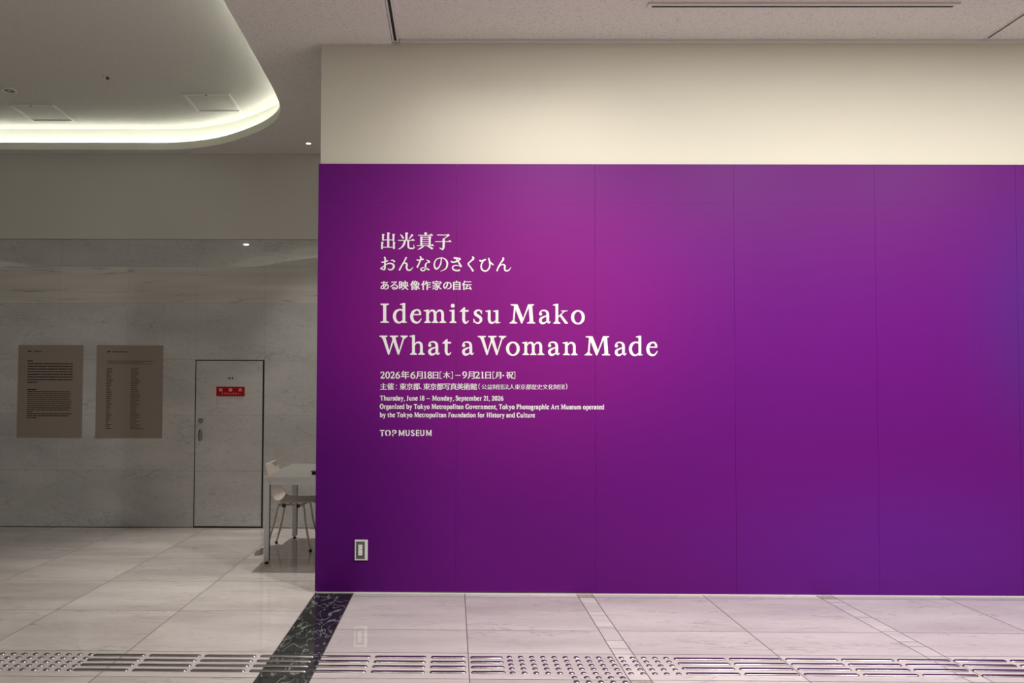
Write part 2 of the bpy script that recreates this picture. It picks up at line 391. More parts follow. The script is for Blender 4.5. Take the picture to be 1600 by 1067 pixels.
# ================================================================== CEILING
hole_r = [(-1.502, 4.5), (-1.502, 5.1), (-1.503, 5.55), (-1.51, 6.1), (-1.518, 6.5), (-1.545, 6.87), (-1.61, 7.12), (-1.73, 7.34), (-1.95, 7.6), (-2.30, 7.89), (-2.62, 8.055), (-2.97, 8.135), (-3.4, 8.14)]
hole_r = [(p[0], p[1]) for p in catmull(hole_r, 5)]
XM = -7.2
front = [(p[0], p[1]) for p in catmull([(-7.2, -4.0), (-6.4, -2.75), (-5.6, -1.55), (-4.8, -.55), (-4.2, .2), (-3.68, .76), (-3.14, 1.19), (-2.64, 1.42), (-2.2, 1.75), (-1.8, 2.35), (-1.56, 3.1), (-1.505, 3.8)], 6)]
right = front + hole_r
left = [(2 * XM - x, y) for x, y in reversed(right)]
HOLE = right + left            # counter-clockwise, closed
def offset_poly(P, d):
    n = len(P); out = []
    for i in range(n):
        a = Vector(P[i - 1]); b = Vector(P[(i + 1) % n]); t = (b - a).normalized()
        out.append((P[i][0] + t.y * d, P[i][1] - t.x * d))
    return out
area = sum(HOLE[i - 1][0] * HOLE[i][1] - HOLE[i][0] * HOLE[i - 1][1] for i in range(len(HOLE)))
SG = 1 if area > 0 else -1
def ring_edges(bm, P, z):
    vs = [bm.verts.new((x, y, z)) for x, y in P]
    return vs, [bm.edges.new((vs[i], vs[(i + 1) % len(vs)])) for i in range(len(vs))]
def wallring(bm, P, Q, z0, z1, mi=0):
    a = [bm.verts.new((x, y, z0)) for x, y in P]; b = [bm.verts.new((x, y, z1)) for x, y in Q]
    for i in range(len(a)):
        j = (i + 1) % len(a); f = bm.faces.new((a[i], a[j], b[j], b[i])); f.material_index = mi; f.smooth = True
SX0, SX1 = -.455, -.408       # slot between the two ceiling levels
bm = bmesh.new()
_, e1 = ring_edges(bm, [(XL, YN), (SX0, YN), (SX0, FW + .001), (XL, FW + .001)], CZ)
_, e2 = ring_edges(bm, HOLE, CZ)
bmesh.ops.triangle_fill(bm, use_beauty=True, edges=e1 + e2)
for f in bm.faces: f.material_index = 0
# right-hand bay
poly(bm, [(SX1, YN, CZR), (3.815, YN, CZR), (3.815, W + .02, CZR), (SX1, W + .02, CZR)])
poly(bm, [(3.858, YN, CZR), (XR, YN, CZR), (XR, W + .02, CZR), (3.858, W + .02, CZR)])
poly(bm, [(SX0, W + .1, CZ), (XR, W + .1, CZ), (XR, FW, CZ), (SX0, FW, CZ)])
# cove: lip, shelf, back wall and raised ceiling
lip = offset_poly(HOLE, SG * .014); back = offset_poly(HOLE, SG * .118)
wallring(bm, HOLE, HOLE, CZ, CZ + .075, 1); wallring(bm, HOLE, lip, CZ + .075, CZ + .075, 1); wallring(bm, lip, lip, CZ + .075, CZ + .012, 1)
wallring(bm, lip, back, CZ + .012, CZ + .012, 1); wallring(bm, back, back, CZ + .012, CU, 1)
vs, e = ring_edges(bm, back, CU)
bmesh.ops.triangle_fill(bm, use_beauty=True, edges=e)
for f in bm.faces:
    if all(abs(v.co.z - CU) < 1e-4 for v in f.verts): f.material_index = 2; f.smooth = False
poly(bm, [(XL, YN, CU + .28), (XR, YN, CU + .28), (XR, FW, CU + .28), (XL, FW, CU + .28)], 1)
ceiling = struct(link_bm('ceiling', bm, [M['ceil'], M['covewhite'], M['ceil_up']]))
# LED strip lying in the cove
bm = bmesh.new()
a = offset_poly(HOLE, SG * .022); b = offset_poly(HOLE, SG * .036)
wallring(bm, a, b, CZ + .068, CZ + .068); wallring(bm, a, a, CZ + .0125, CZ + .068); wallring(bm, b, b, CZ + .0125, CZ + .068)
tag(link_bm('cove_light_strip', bm, M['led']), 'warm white light strip hidden along the curved ceiling cove', 'light')
# trim along the top of the partition and along the far wall
bm = bmesh.new(); box(bm, SX1 + .01, XR, W - .006, W + .0118, CZR - .022, CZR); struct(link_bm('trim_1', bm, M['slotframe']))
bm = bmesh.new(); box(bm, XE + .006, SX0, W + .006, W + .0118, CZ - .004, CZ + .05); struct(link_bm('trim_2', bm, M['slotframe']))
bm = bmesh.new(); box(bm, XL, SX0, FW - .008, FW - .0003, CZ - .006, CZ); struct(link_bm('trim_3', bm, M['greywall']))

# ------------------------------------------------------------------ slot diffusers
def slot_diffuser(x0, x1, y0, y1, z, along, label):
    root = empty('slot_diffuser', ((x0 + x1) / 2, (y0 + y1) / 2, z), label, 'air vent', 'linear slot diffusers in the ceiling')
    f = bmesh.new(); s = bmesh.new()
    if along == 'y':
        wd = x1 - x0
        box(f, x0, x0 + wd * .32, y0, y1, z - .004, z + .02, 0, .001); box(f, x1 - wd * .26, x1, y0, y1, z - .004, z + .02, 0, .001)
        box(f, x0 + wd * .36, x1 - wd * .30, y1 - .012, y1, z - .003, z + .02)
        box(s, x0 + wd * .32, x1 - wd * .26, y0, y1 - .012, z + .002, z + .02)
    else:
        wd = y1 - y0
        box(f, x0, x1, y0, y0 + wd * .34, z - .004, z + .012, 0, .001); box(f, x0, x1, y1 - wd * .28, y1, z - .004, z + .012, 0, .001)
        box(f, x0, x0 + .03, y0 + wd * .34, y1 - wd * .28, z - .004, z + .012); box(f, x1 - .03, x1, y0 + wd * .34, y1 - wd * .28, z - .004, z + .012)
        box(s, x0 + .03, x1 - .03, y0 + wd * .34, y1 - wd * .28, z - .0025, z + .012)
    link_bm('frame', shifted(f, root), M['slotframe'], root)
    o = link_bm('slot', shifted(s, root), [M['black'], M['slotframe']], root); o['label'] = 'dark open slot'
    return root
slot_diffuser(SX0, SX1, 0.5, W + .004, CZR - .016, 'y', 'linear ceiling slot running back to the top of the wall, left of the two')
slot_diffuser(3.815, 3.858, 0.5, W - .008, CZR, 'y', 'linear ceiling slot at the top right corner of the photo')
slot_diffuser(1.27, 3.31, 5.085, 5.145, CZR - .012, 'x', 'long ceiling slot running parallel to the purple wall')

# ------------------------------------------------------------------ access panels in the raised ceiling
def access_panel(cx, cy, sx, sy, label):
    root = empty('access_panel', (cx, cy, CU), label, 'access panel', 'ceiling access panels')
    f = bmesh.new(); t = .022
    box(f, -sx / 2, -sx / 2 + t, -sy / 2, sy / 2, -.013, 0, 0, .001); box(f, sx / 2 - t, sx / 2, -sy / 2, sy / 2, -.013, 0, 0, .001)
    box(f, -sx / 2 + t, sx / 2 - t, -sy / 2, -sy / 2 + t, -.013, 0, 0, .001); box(f, -sx / 2 + t, sx / 2 - t, sy / 2 - t, sy / 2, -.013, 0, 0, .001)
    link_bm('frame', f, M['white'], root)
    p = bmesh.new(); box(p, -sx / 2 + t + .002, sx / 2 - t - .002, -sy / 2 + t + .002, sy / 2 - t - .002, -.003, 0)
    link_bm('hatch', p, M['ceil_up'], root)
    l = bmesh.new(); cyl(l, (0, -sy / 2 + t * .5, -.013), (0, 0, -1), .011, .009, .002, 14); o = link_bm('latch', l, M['blackplastic'], root); o['label'] = 'small dark latch'
access_panel(-2.333, 7.485, .445, .455, 'square framed ceiling hatch near the curved corner of the light cove')
access_panel(-4.13, 7.76, .44, .455, 'square framed ceiling hatch at the left edge, beside the ring downlight')
# ------------------------------------------------------------------ small ceiling fittings
root = empty('recessed_downlight', (-4.14, 7.185, CU), 'unlit ring downlight in the raised ceiling at the left edge', 'ceiling light')
b1 = bmesh.new(); ring(b1, (0, 0, 0), (0, 0, -1), .05, .068, .009); link_bm('trim_ring', b1, M['white'], root)
b1 = bmesh.new(); cyl(b1, (0, 0, -.001), (0, 0, -1), .05, .046, .002); cyl(b1, (0, 0, -.003), (0, 0, -1), .014, .010, .004, 14, 1); link_bm('lamp', b1, [M['switchgrey'], M['white']], root)
root = empty('sprinkler_head', (-3.085, 6.875, CU), 'tiny sprinkler head in the middle of the raised ceiling', 'sprinkler')
b1 = bmesh.new(); cyl(b1, (0, 0, 0), (0, 0, -1), .040, .036, .004, 24); link_bm('escutcheon', b1, M['ceil_up'], root)
b1 = bmesh.new(); cyl(b1, (0, 0, -.004), (0, 0, -1), .013, .008, .014, 16); cyl(b1, (0, 0, -.018), (0, 0, -1), .015, .015, .002, 16); o = link_bm('head', b1, M['blackplastic'], root); o['label'] = 'dark sprinkler tip'
def downlight(x, y, z, label, lens, r=.035, group=None):
    root = empty('downlight', (x, y, z), label, 'ceiling light', group)
    b1 = bmesh.new(); ring(b1, (0, 0, 0), (0, 0, -1), r, r + .012, .005); link_bm('trim_ring', b1, M['white'], root)
    b1 = bmesh.new(); cyl(b1, (0, 0, -.0005), (0, 0, -1), r, r * .98, .0015); o = link_bm('lens', b1, lens, root); o['label'] = 'glowing lens'
downlight(-1.487, 7.918, CZ, 'small bright downlight in the ceiling left of the purple wall top', M['lens'], .022)
downlight(-3.9, 1.9, CU, 'small bright downlight in the raised ceiling, mirrored in the marble wall', M['lens'], .03)
WS = ['leftmost', 'middle', 'rightmost']
for x, s in zip((-.015, .437, .888), WS):
    downlight(x, 4.985, CZR, s + ' of three small spotlights at the top edge above the white wall', M['lens_soft'], .025, 'wall spotlights along the ceiling')

# ================================================================== LETTERING ON THE PURPLE WALL
def wall_xz(u, v):
    d = r3 * ((u - PX) / F_PX) - u3 * ((v - PY) / F_PX) + f2
    t = (W - .0004) / d.y
    return d.x * t, EYE + d.z * t
_a = wall_xz(594, 690); _b = wall_xz(1030, 690); _c = wall_xz(594, 365); _d = wall_xz(1030, 365)
def lay(u, v):                 # sheet units -> metres on the board (bilinear over the text block)
    s = (u - 594) / 436; t = (690 - v) / 325
    f = lambda i: (_a[i] * (1 - s) + _b[i] * s) * (1 - t) + (_c[i] * (1 - s) + _d[i] * s) * t
    return f(0), f(1)

class Ink:
    """collects flat pieces of cut vinyl in sheet units; each piece lies a hair above the one before"""
    def __init__(self): self.bm = bmesh.new(); self.k = 0; self.plane = None
    def piece(self, pts):
        self.k += 1
        d = .0004 + .00004 * (self.k % 24)
        try: f = self.bm.faces.new([self.bm.verts.new((*self.put(u, v, d),)) for u, v in pts])
        except ValueError: return
    def put(self, u, v, d):
        x, z = lay(u, v); return (x, W - d, z)
    def tri(self, verts, faces):
        self.k += 1; d = .0004 + .00004 * (self.k % 24)
        vs = [self.bm.verts.new(self.put(u, v, d)) for u, v in verts]
        for f in faces:
            try: self.bm.faces.new([vs[i] for i in f])
            except ValueError: pass
    def stroke(self, P, n=6, closed=False):
        Q = catmull(P, n) if len(P) > 2 else list(P)
        Lf = []; Rt = []
        for i, (x, y, w_) in enumerate(Q):
            a = Q[max(i - 1, 0)]; b = Q[min(i + 1, len(Q) - 1)]
            dx, dy = b[0] - a[0], b[1] - a[1]; l = math.hypot(dx, dy) or 1
            nx, ny = -dy / l * w_ / 2, dx / l * w_ / 2
            Lf.append((x + nx, y + ny)); Rt.append((x - nx, y - ny))
        verts = Lf + Rt; n_ = len(Q)
        self.tri(verts, [(i, i + 1, n_ + i + 1, n_ + i) for i in range(n_ - 1)])
    def disc(self, x, y, r, n=18):
        self.piece([(x + r * math.cos(2 * math.pi * i / n), y + r * math.sin(2 * math.pi * i / n)) for i in range(n)])
    def done(self, name, root, mat=None):
        bm = self.bm
        for f in bm.faces:
            f.normal_update()
            if f.normal.y > 0: f.normal_flip()
        shifted(bm, root)
        return link_bm(name, bm, mat or M['vinyl'], root)

# ---- a serif alphabet: cap height 100, y upward.  s=stem  b=slab serif  g=flag  l=slanted bar  c=curve  p=polygon  d=dot
U, LW = 16.5, 14.5
def ringpts(cx, cy, rx, ry, thick, thin, n=16):
    out = []
    for i in range(n + 1):
        t = 2 * math.pi * i / n
        wv = thin + (thick - thin) * abs(math.cos(t)) ** 1.4
        out.append((cx + (rx - thick / 2) * math.cos(t), cy + (ry - thin / 2) * math.sin(t), wv))
    return out
GL = {
'I': (44, [('s', 22, 0, 100, U), ('b', 22, 0, 22, 1), ('b', 22, 100, 22, -1)]),
'd': (72, [('s', 57, 0, 103, LW), ('g', 57, 103, LW), ('c', [(54, 58, 6), (46, 67, 8), (32, 68, 9), (15, 57, 14), (8, 34, 16), (15, 11, 15), (30, 1.5, 10), (44, 5, 8), (54, 15, 6)]), ('p', [(50, -1), (73, 1.5), (73, 5), (64, 7), (64, 14), (50, 14)])]),
'e': (60, [('l', 10, 42, 52, 42, 0), ('p', [(10, 40), (55, 40), (55, 46.5), (10, 46.5)]), ('c', [(53, 43, 10), (50, 57, 11), (41, 67, 9), (30, 67, 8), (15, 57, 14), (8, 35, 16), (14, 12, 15), (30, 2, 11), (45, 5, 8), (58, 23, 4)])]),
'm': (114, [('s', 17, 0, 69, LW), ('g', 17, 70, LW), ('s', 56, 0, 45, LW), ('s', 95, 0, 45, LW), ('b', 17, 0, 17, 1), ('b', 56, 0, 17, 1), ('b', 96, 0, 18, 1), ('c', [(22, 50, 5), (33, 63, 8), (45, 64, 11), (54, 56, 14), (56, 42, LW)]), ('c', [(60, 50, 5), (72, 63, 8), (84, 64, 11), (93, 56, 14), (95, 42, LW)])]),
'i': (37, [('s', 18.5, 0, 69, LW), ('g', 18.5, 70, LW), ('b', 18.5, 0, 18, 1), ('d', 17, 90, 10.5)]),
't': (47, [('p', [(0, 60), (22, 82), (29, 82), (29, 68), (47, 68), (46, 58.5), (0, 58.5)]), ('c', [(21.5, 66, 15), (21.5, 40, 15), (21.5, 18, 15), (26, 5, 13), (36, 2.5, 9), (47, 14, 3.5)])]),
's': (48, [('c', [(42, 55, 6), (34, 66, 7), (22, 66.5, 9), (11, 58, 13), (13, 46, 15), (26, 37, 15), (38, 27, 15), (40, 14, 13), (32, 3, 10), (20, 1, 8), (9, 7, 7), (4, 16, 5)]), ('p', [(1, 24), (4.5, 24), (11, 8), (1, 2)]), ('p', [(45.5, 47), (42, 47), (35, 63), (45.5, 67)])]),
'u': (75, [('s', 17, 20, 68, LW), ('g', 17, 69, LW), ('s', 57, 0, 68, LW), ('g', 57, 69, LW), ('c', [(17, 40, LW), (17, 20, LW), (22, 6, 13), (33, 2.5, 10), (44, 7, 7), (54, 18, 5)]), ('p', [(50, -1), (75, 1.5), (75, 5), (64, 7), (64, 14), (50, 14)])]),
'M': (133, [('p', [(24, 100), (33, 96), (25, 4), (16, 4)]), ('p', [(20, 100), (42, 100), (73, 20), (66, 0), (60, 0)]), ('p', [(66, 0), (60, 0), (96, 100), (106, 100)]), ('p', [(98, 100), (117, 100), (124, 0), (105, 0)]), ('b', 20, 0, 20, 1), ('b', 112, 0, 21, 1), ('p', [(6, 100), (30, 100), (26, 90), (6, 95)]), ('p', [(127, 100), (108, 100), (112, 90), (127, 95)])]),
'a': (61, [('d', 10, 50, 8.5), ('c', [(7, 51, 8), (10, 62, 7), (20, 67.5, 7), (34, 67, 9), (44, 59, 13), (47, 46, LW), (47, 18, LW), (50, 6, 10), (55, 4, 7), (62, 12, 3.5)]), ('c', [(46, 41, 6), (30, 36, 8), (13, 27, 13), (9, 15, 15), (15, 4, 13), (27, 2.5, 10), (38, 8, 7), (47, 18, 5)])]),
'k': (75, [('s', 18.5, 0, 103, LW), ('g', 18.5, 103, LW), ('b', 18.5, 0, 18, 1), ('p', [(25, 30), (25, 38), (55, 66), (63, 66)]), ('p', [(40, 68), (74, 68), (74, 64.5), (56, 62), (40, 64.5)]), ('p', [(31, 43), (41, 49), (75, 4), (75, 0), (60, 0)])]),
'o': (72, [('c', ringpts(36, 33.5, 36, 37, 16.5, 8))]),
'W': (146, [('p', [(10, 100), (28, 100), (53, 14), (50, 0), (44, 0)]), ('p', [(44, 0), (50, 0), (79, 88), (73, 100)]), ('p', [(60, 100), (79, 100), (104, 14), (101, 0), (95, 0)]), ('p', [(95, 0), (101, 0), (134, 100), (125, 100)]), ('b', 20, 100, 21, -1), ('b', 75, 100, 22, -1), ('b', 128, 100, 19, -1)]),
'h': (77, [('s', 18.5, 0, 103, LW), ('g', 18.5, 103, LW), ('b', 18.5, 0, 18, 1), ('s', 60, 0, 45, LW), ('b', 60, 0, 17, 1), ('c', [(23, 50, 5), (35, 63, 8), (48, 64, 11), (58, 56, 14), (60, 42, LW)])]),
'n': (77, [('s', 18.5, 0, 69, LW), ('g', 18.5, 70, LW), ('b', 18.5, 0, 18, 1), ('s', 60, 0, 45, LW), ('b', 60, 0, 17, 1), ('c', [(23, 50, 5), (35, 63, 8), (48, 64, 11), (58, 56, 14), (60, 42, LW)])]),
'r': (52, [('s', 18.5, 0, 69, LW), ('g', 18.5, 70, LW), ('b', 18.5, 0, 18, 1), ('c', [(23, 46, 5), (32, 60, 8), (42, 64, 11), (50, 60, 12)])]),
'l': (37, [('s', 18.5, 0, 103, LW), ('g', 18.5, 103, LW), ('b', 18.5, 0, 18, 1)]),
'p': (74, [('s', 18.5, -32, 69, LW), ('g', 18.5, 70, LW), ('b', 18.5, -32, 18, 1), ('c', [(22, 54, 6), (34, 66, 8), (48, 66, 10), (62, 55, 14), (66, 34, 16), (60, 12, 15), (46, 1.5, 10), (34, 2, 8), (22, 11, 6)])]),
'b': (74, [('s', 15, 0, 103, LW), ('g', 15, 103, LW), ('c', [(18, 54, 6), (30, 66, 8), (44, 66, 10), (59, 55, 14), (64, 34, 16), (58, 12, 15), (42, 1.5, 10), (28, 2, 8), (16, 9, 6)])]),
'g': (70, [('c', ringpts(31, 46, 27, 24, 14, 8)), ('c', [(20, 26, 7), (11, 17, 10), (22, 9, 12), (46, 6, 13), (60, -6, 13), (50, -24, 9), (28, -28, 8), (9, -20, 11), (12, -6, 9), (24, 2, 8)]), ('p', [(46, 60), (68, 66), (68, 58), (48, 55)])]),
'y': (74, [('p', [(6, 68), (24, 68), (44, 14), (36, 2)]), ('c', [(62, 66, 8), (42, 12, 8), (30, -18, 10), (18, -28, 9), (8, -24, 10)]), ('b', 15, 68, 18, -1), ('b', 60, 68, 15, -1)]),
'z': (60, [('p', [(4, 68), (54, 68), (54, 60), (22, 8), (55, 8), (57, 22), (60, 22), (58, 0), (3, 0), (3, 7), (36, 60), (9, 60), (6, 48), (3, 48)])]),
'f': (46, [('s', 19, 0, 80, LW), ('b', 19, 0, 19, 1), ('p', [(2, 60), (42, 60), (42, 68), (2, 68)]), ('c', [(19, 70, LW), (22, 90, 12), (34, 100, 9), (48, 94, 11)])]),
'c': (60, [('d', 48, 54, 8), ('c', [(53, 55, 8), (44, 66, 8), (30, 67, 9), (14, 56, 14), (8, 34, 16), (14, 12, 15), (30, 2, 11), (45, 5, 8), (57, 20, 4)])]),
'v': (72, [('p', [(6, 68), (24, 68), (44, 14), (38, 0), (33, 0)]), ('p', [(33, 0), (40, 0), (64, 68), (56, 68)]), ('b', 15, 68, 18, -1), ('b', 60, 68, 15, -1)]),
'T': (88, [('s', 44, 0, 96, U), ('b', 44, 0, 22, 1), ('p', [(3, 100), (85, 100), (87, 76), (83, 76), (77, 91), (11, 91), (5, 76), (1, 76)])]),
'J': (48, [('c', [(27, 96, U), (27, 30, U), (22, 4, 13), (8, -4, 9), (-2, 0, 9)]), ('b', 27, 100, 21, -1)]),
'S': (66, [('c', [(58, 80, 8), (46, 96, 9), (30, 97, 11), (15, 84, 16), (17, 68, 18), (36, 54, 19), (54, 40, 18), (56, 20, 16), (44, 4, 12), (28, 2, 10), (12, 9, 9), (5, 22, 7)]), ('p', [(2, 32), (6, 32), (14, 10), (2, 2)]), ('p', [(61, 70), (57, 70), (49, 92), (61, 98)])]),
'O': (100, [('c', ringpts(50, 50, 49, 53, 19, 9, 20))]),
'P': (80, [('s', 22, 0, 100, U), ('b', 22, 0, 22, 1), ('b', 20, 100, 19, -1), ('c', [(22, 95, 9), (48, 95, 9), (66, 86, 15), (68, 72, 18), (62, 56, 14), (48, 48, 9), (24, 48, 8)])]),
'G': (98, [('c', [(84, 78, 7), (70, 95, 9), (50, 97, 10), (24, 84, 18), (11, 50, 20), (24, 15, 18), (50, 3, 10), (68, 6, 9), (80, 14, 8)]), ('s', 79, 6, 44, U), ('b', 79, 46, 19, -1), ('p', [(90, 70), (86, 70), (78, 92), (90, 98)])]),
'A': (98, [('p', [(46, 102), (52, 102), (22, 4), (13, 4)]), ('p', [(42, 100), (54, 104), (88, 4), (69, 4)]), ('p', [(26, 30), (70, 30), (70, 38), (26, 38)]), ('b', 17, 0, 17, 1), ('b', 80, 0, 20, 1)]),
'F': (74, [('s', 22, 0, 100, U), ('b', 22, 0, 22, 1), ('b', 20, 100, 19, -1), ('p', [(22, 100), (68, 100), (70, 76), (66, 76), (58, 92), (22, 92)]), ('p', [(22, 47), (54, 47), (54, 55), (22, 55)])]),
'H': (104, [('s', 22, 0, 100, U), ('s', 82, 0, 100, U), ('b', 22, 0, 21, 1), ('b', 22, 100, 21, -1), ('b', 82, 0, 21, 1), ('b', 82, 100, 21, -1), ('p', [(22, 47), (82, 47), (82, 55), (22, 55)])]),
'C': (88, [('c', [(80, 78, 7), (66, 95, 9), (48, 97, 10), (24, 84, 18), (11, 50, 20), (24, 15, 18), (48, 3, 10), (66, 6, 9), (82, 24, 6)]), ('p', [(83, 70), (79, 70), (71, 92), (83, 98)])]),
'0': (72, [('c', ringpts(36, 49, 34, 51, 16, 9, 18))]),
'1': (48, [('s', 25, 0, 99, LW), ('b', 25, 0, 21, 1), ('p', [(18, 100), (18, 88), (4, 84), (4, 88), (26, 100)])]),
'2': (68, [('c', [(8, 74, 12), (16, 92, 9), (34, 95, 9), (52, 82, 14), (50, 60, 14), (30, 32, 11), (10, 8, 9)]), ('p', [(4, 0), (62, 0), (66, 22), (61, 22), (56, 13), (6, 13)])]),
'6': (70, [('c', [(58, 95, 6), (34, 84, 11), (14, 58, 15), (10, 30, 15), (20, 8, 13), (36, 3, 9), (54, 12, 14), (60, 32, 15), (50, 53, 11), (34, 58, 8), (16, 46, 7)])]),
'8': (70, [('c', ringpts(35, 74, 26, 26, 13, 8)), ('c', ringpts(35, 26, 31, 29, 15, 9))]),
'9': (70, [('c', [(12, 4, 6), (36, 15, 11), (56, 40, 15), (60, 68, 15), (50, 91, 13), (34, 97, 9), (16, 88, 14), (10, 68, 15), (20, 46, 11), (36, 41, 8), (54, 53, 7)])]),
',': (28, [('c', [(14, 8, 15), (17, -4, 11), (7, -20, 4)])]),
'-': (96, [('p', [(4, 36), (92, 36), (92, 42), (4, 42)])]),
' ': (30, []),
}
def glyph(ink, ch, x, y, cap, sx=1.0, B=0):
    """x,y = left edge and baseline in sheet units (v grows downward)"""
    k = cap / 100.0
    T = lambda px, py: (x + px * k * sx, y - py * k)
    for it in GL[ch][1]:
        t = it[0]
        if t == 's':
            _, cx, y0, y1, w_ = it; w_ += B; ink.piece([T(cx - w_ / 2, y0), T(cx + w_ / 2, y0), T(cx + w_ / 2, y1), T(cx - w_ / 2, y1)])
        elif t == 'b':
            _, cx, y0, hw, s = it; hw += B * .3
            ink.piece([T(cx - hw, y0), T(cx + hw, y0), T(cx + hw, y0 + 5.5 * s), T(cx + 10, y0 + 9 * s), T(cx + 7, y0 + 16 * s), T(cx - 7, y0 + 16 * s), T(cx - 10, y0 + 9 * s), T(cx - hw, y0 + 5.5 * s)])
        elif t == 'g':
            _, cx, yt, w_ = it; h = w_ / 2
            ink.piece([T(cx + h, yt), T(cx - h - 13, yt - 4), T(cx - h - 13, yt - 8), T(cx - h, yt - 11), T(cx - h, yt - 18), T(cx + h, yt - 18)])
        elif t == 'p':
            ink.piece([T(a, b) for a, b in it[1]])
            if B:
                for (a, b), (c, d) in zip(it[1], it[1][1:] + it[1][:1]): ink.stroke([(*T(a, b), B * k * .8), (*T(c, d), B * k * .8)])
        elif t == 'd': ink.disc(*T(it[1], it[2]), (it[3] + B / 2) * k)
        elif t == 'c': ink.stroke([(*T(a, b), (w_ + B) * k) for a, b, w_ in it[1]], 5)
def line_text(ink, s, x0, x1, y0, y1, cap, track=9, B=0):
    tot = sum(GL[c][0] + track for c in s) - track
    sx = (x1 - x0) / (tot * cap / 100); x = x0
    for c in s:
        yb = y0 + (y1 - y0) * (x - x0) / (x1 - x0)
        glyph(ink, c, x, yb, cap, sx, B); x += (GL[c][0] + track) * cap / 100 * sx

# ---- CJK glyphs from the built-in typeface, redrawn with thin horizontals like a Ming-style face
_cjk = {}
_fc = bpy.data.curves.new('glyph_source', 'FONT'); _fo = bpy.data.objects.new('glyph_source', _fc); COL.objects.link(_fo)
def cjk(ch, bold=0.0, hx=0.012, hy=-0.010):
    key = (ch, bold, hx, hy)
    if key in _cjk: return _cjk[key]
    _fc.body = ch; _fc.size = 1; _fc.resolution_u = 3; _fc.fill_mode = 'FRONT'; _fc.offset = 0
    bpy.context.view_layer.update()
    dg = bpy.context.evaluated_depsgraph_get()
    me = bpy.data.meshes.new_from_object(_fo.evaluated_get(dg))
    b = bmesh.new(); b.from_mesh(me); bpy.data.meshes.remove(me)
    bmesh.ops.remove_doubles(b, verts=b.verts, dist=1e-5)
    N = {}
    for e in b.edges:
        if len(e.link_faces) != 1: continue
        a, c = e.verts; f = e.link_faces[0]
        dx, dy = c.co.x - a.co.x, c.co.y - a.co.y; l = math.hypot(dx, dy)
        if l < 1e-7: continue
        n = Vector((dy / l, -dx / l)); mid = (a.co + c.co) / 2; cen = f.calc_center_median()
        if n.dot(Vector((mid.x - cen.x, mid.y - cen.y))) < 0: n = -n
        for v in (a, c): N.setdefault(v, []).append(n)
    mv = {}
    for v, ns in N.items():
        ox = max((n.x for n in ns), key=abs); oy = max((n.y for n in ns), key=abs)
        mv[v] = ((hx + bold) * ox, (hy + bold) * oy)
    for v, (ox, oy) in mv.items(): v.co.x += ox; v.co.y += oy
    b.verts.index_update()
    V = [(v.co.x, v.co.y) for v in b.verts]; Fc = [tuple(v.index for v in f.verts) for f in b.faces]
    b.free()
    xs_ = [p[0] for p in V]; ys_ = [p[1] for p in V]
    _cjk[key] = (V, Fc, min(xs_), max(xs_), min(ys_), max(ys_)); return _cjk[key]
def put_cjk(ink, ch, u0, u1, vb, em, **kw):
    """ch centred between u0 and u1; ideographic baseline box bottom at vb, body height em"""
    V, Fc, a, b, c, d = cjk(ch, **kw)
    k = em / 0.99; cu_ = (u0 + u1) / 2
    ink.tri([(cu_ + (x - (a + b) / 2) * k, vb - (y + 0.075) * k) for x, y in V], Fc)
def run_cjk(ink, s, u0, u1, v0, em, **kw):
    st = (u1 - u0) / len(s)
    for i, ch in enumerate(s): put_cjk(ink, ch, u0 + st * i, u0 + st * (i + 1), v0, em, **kw)

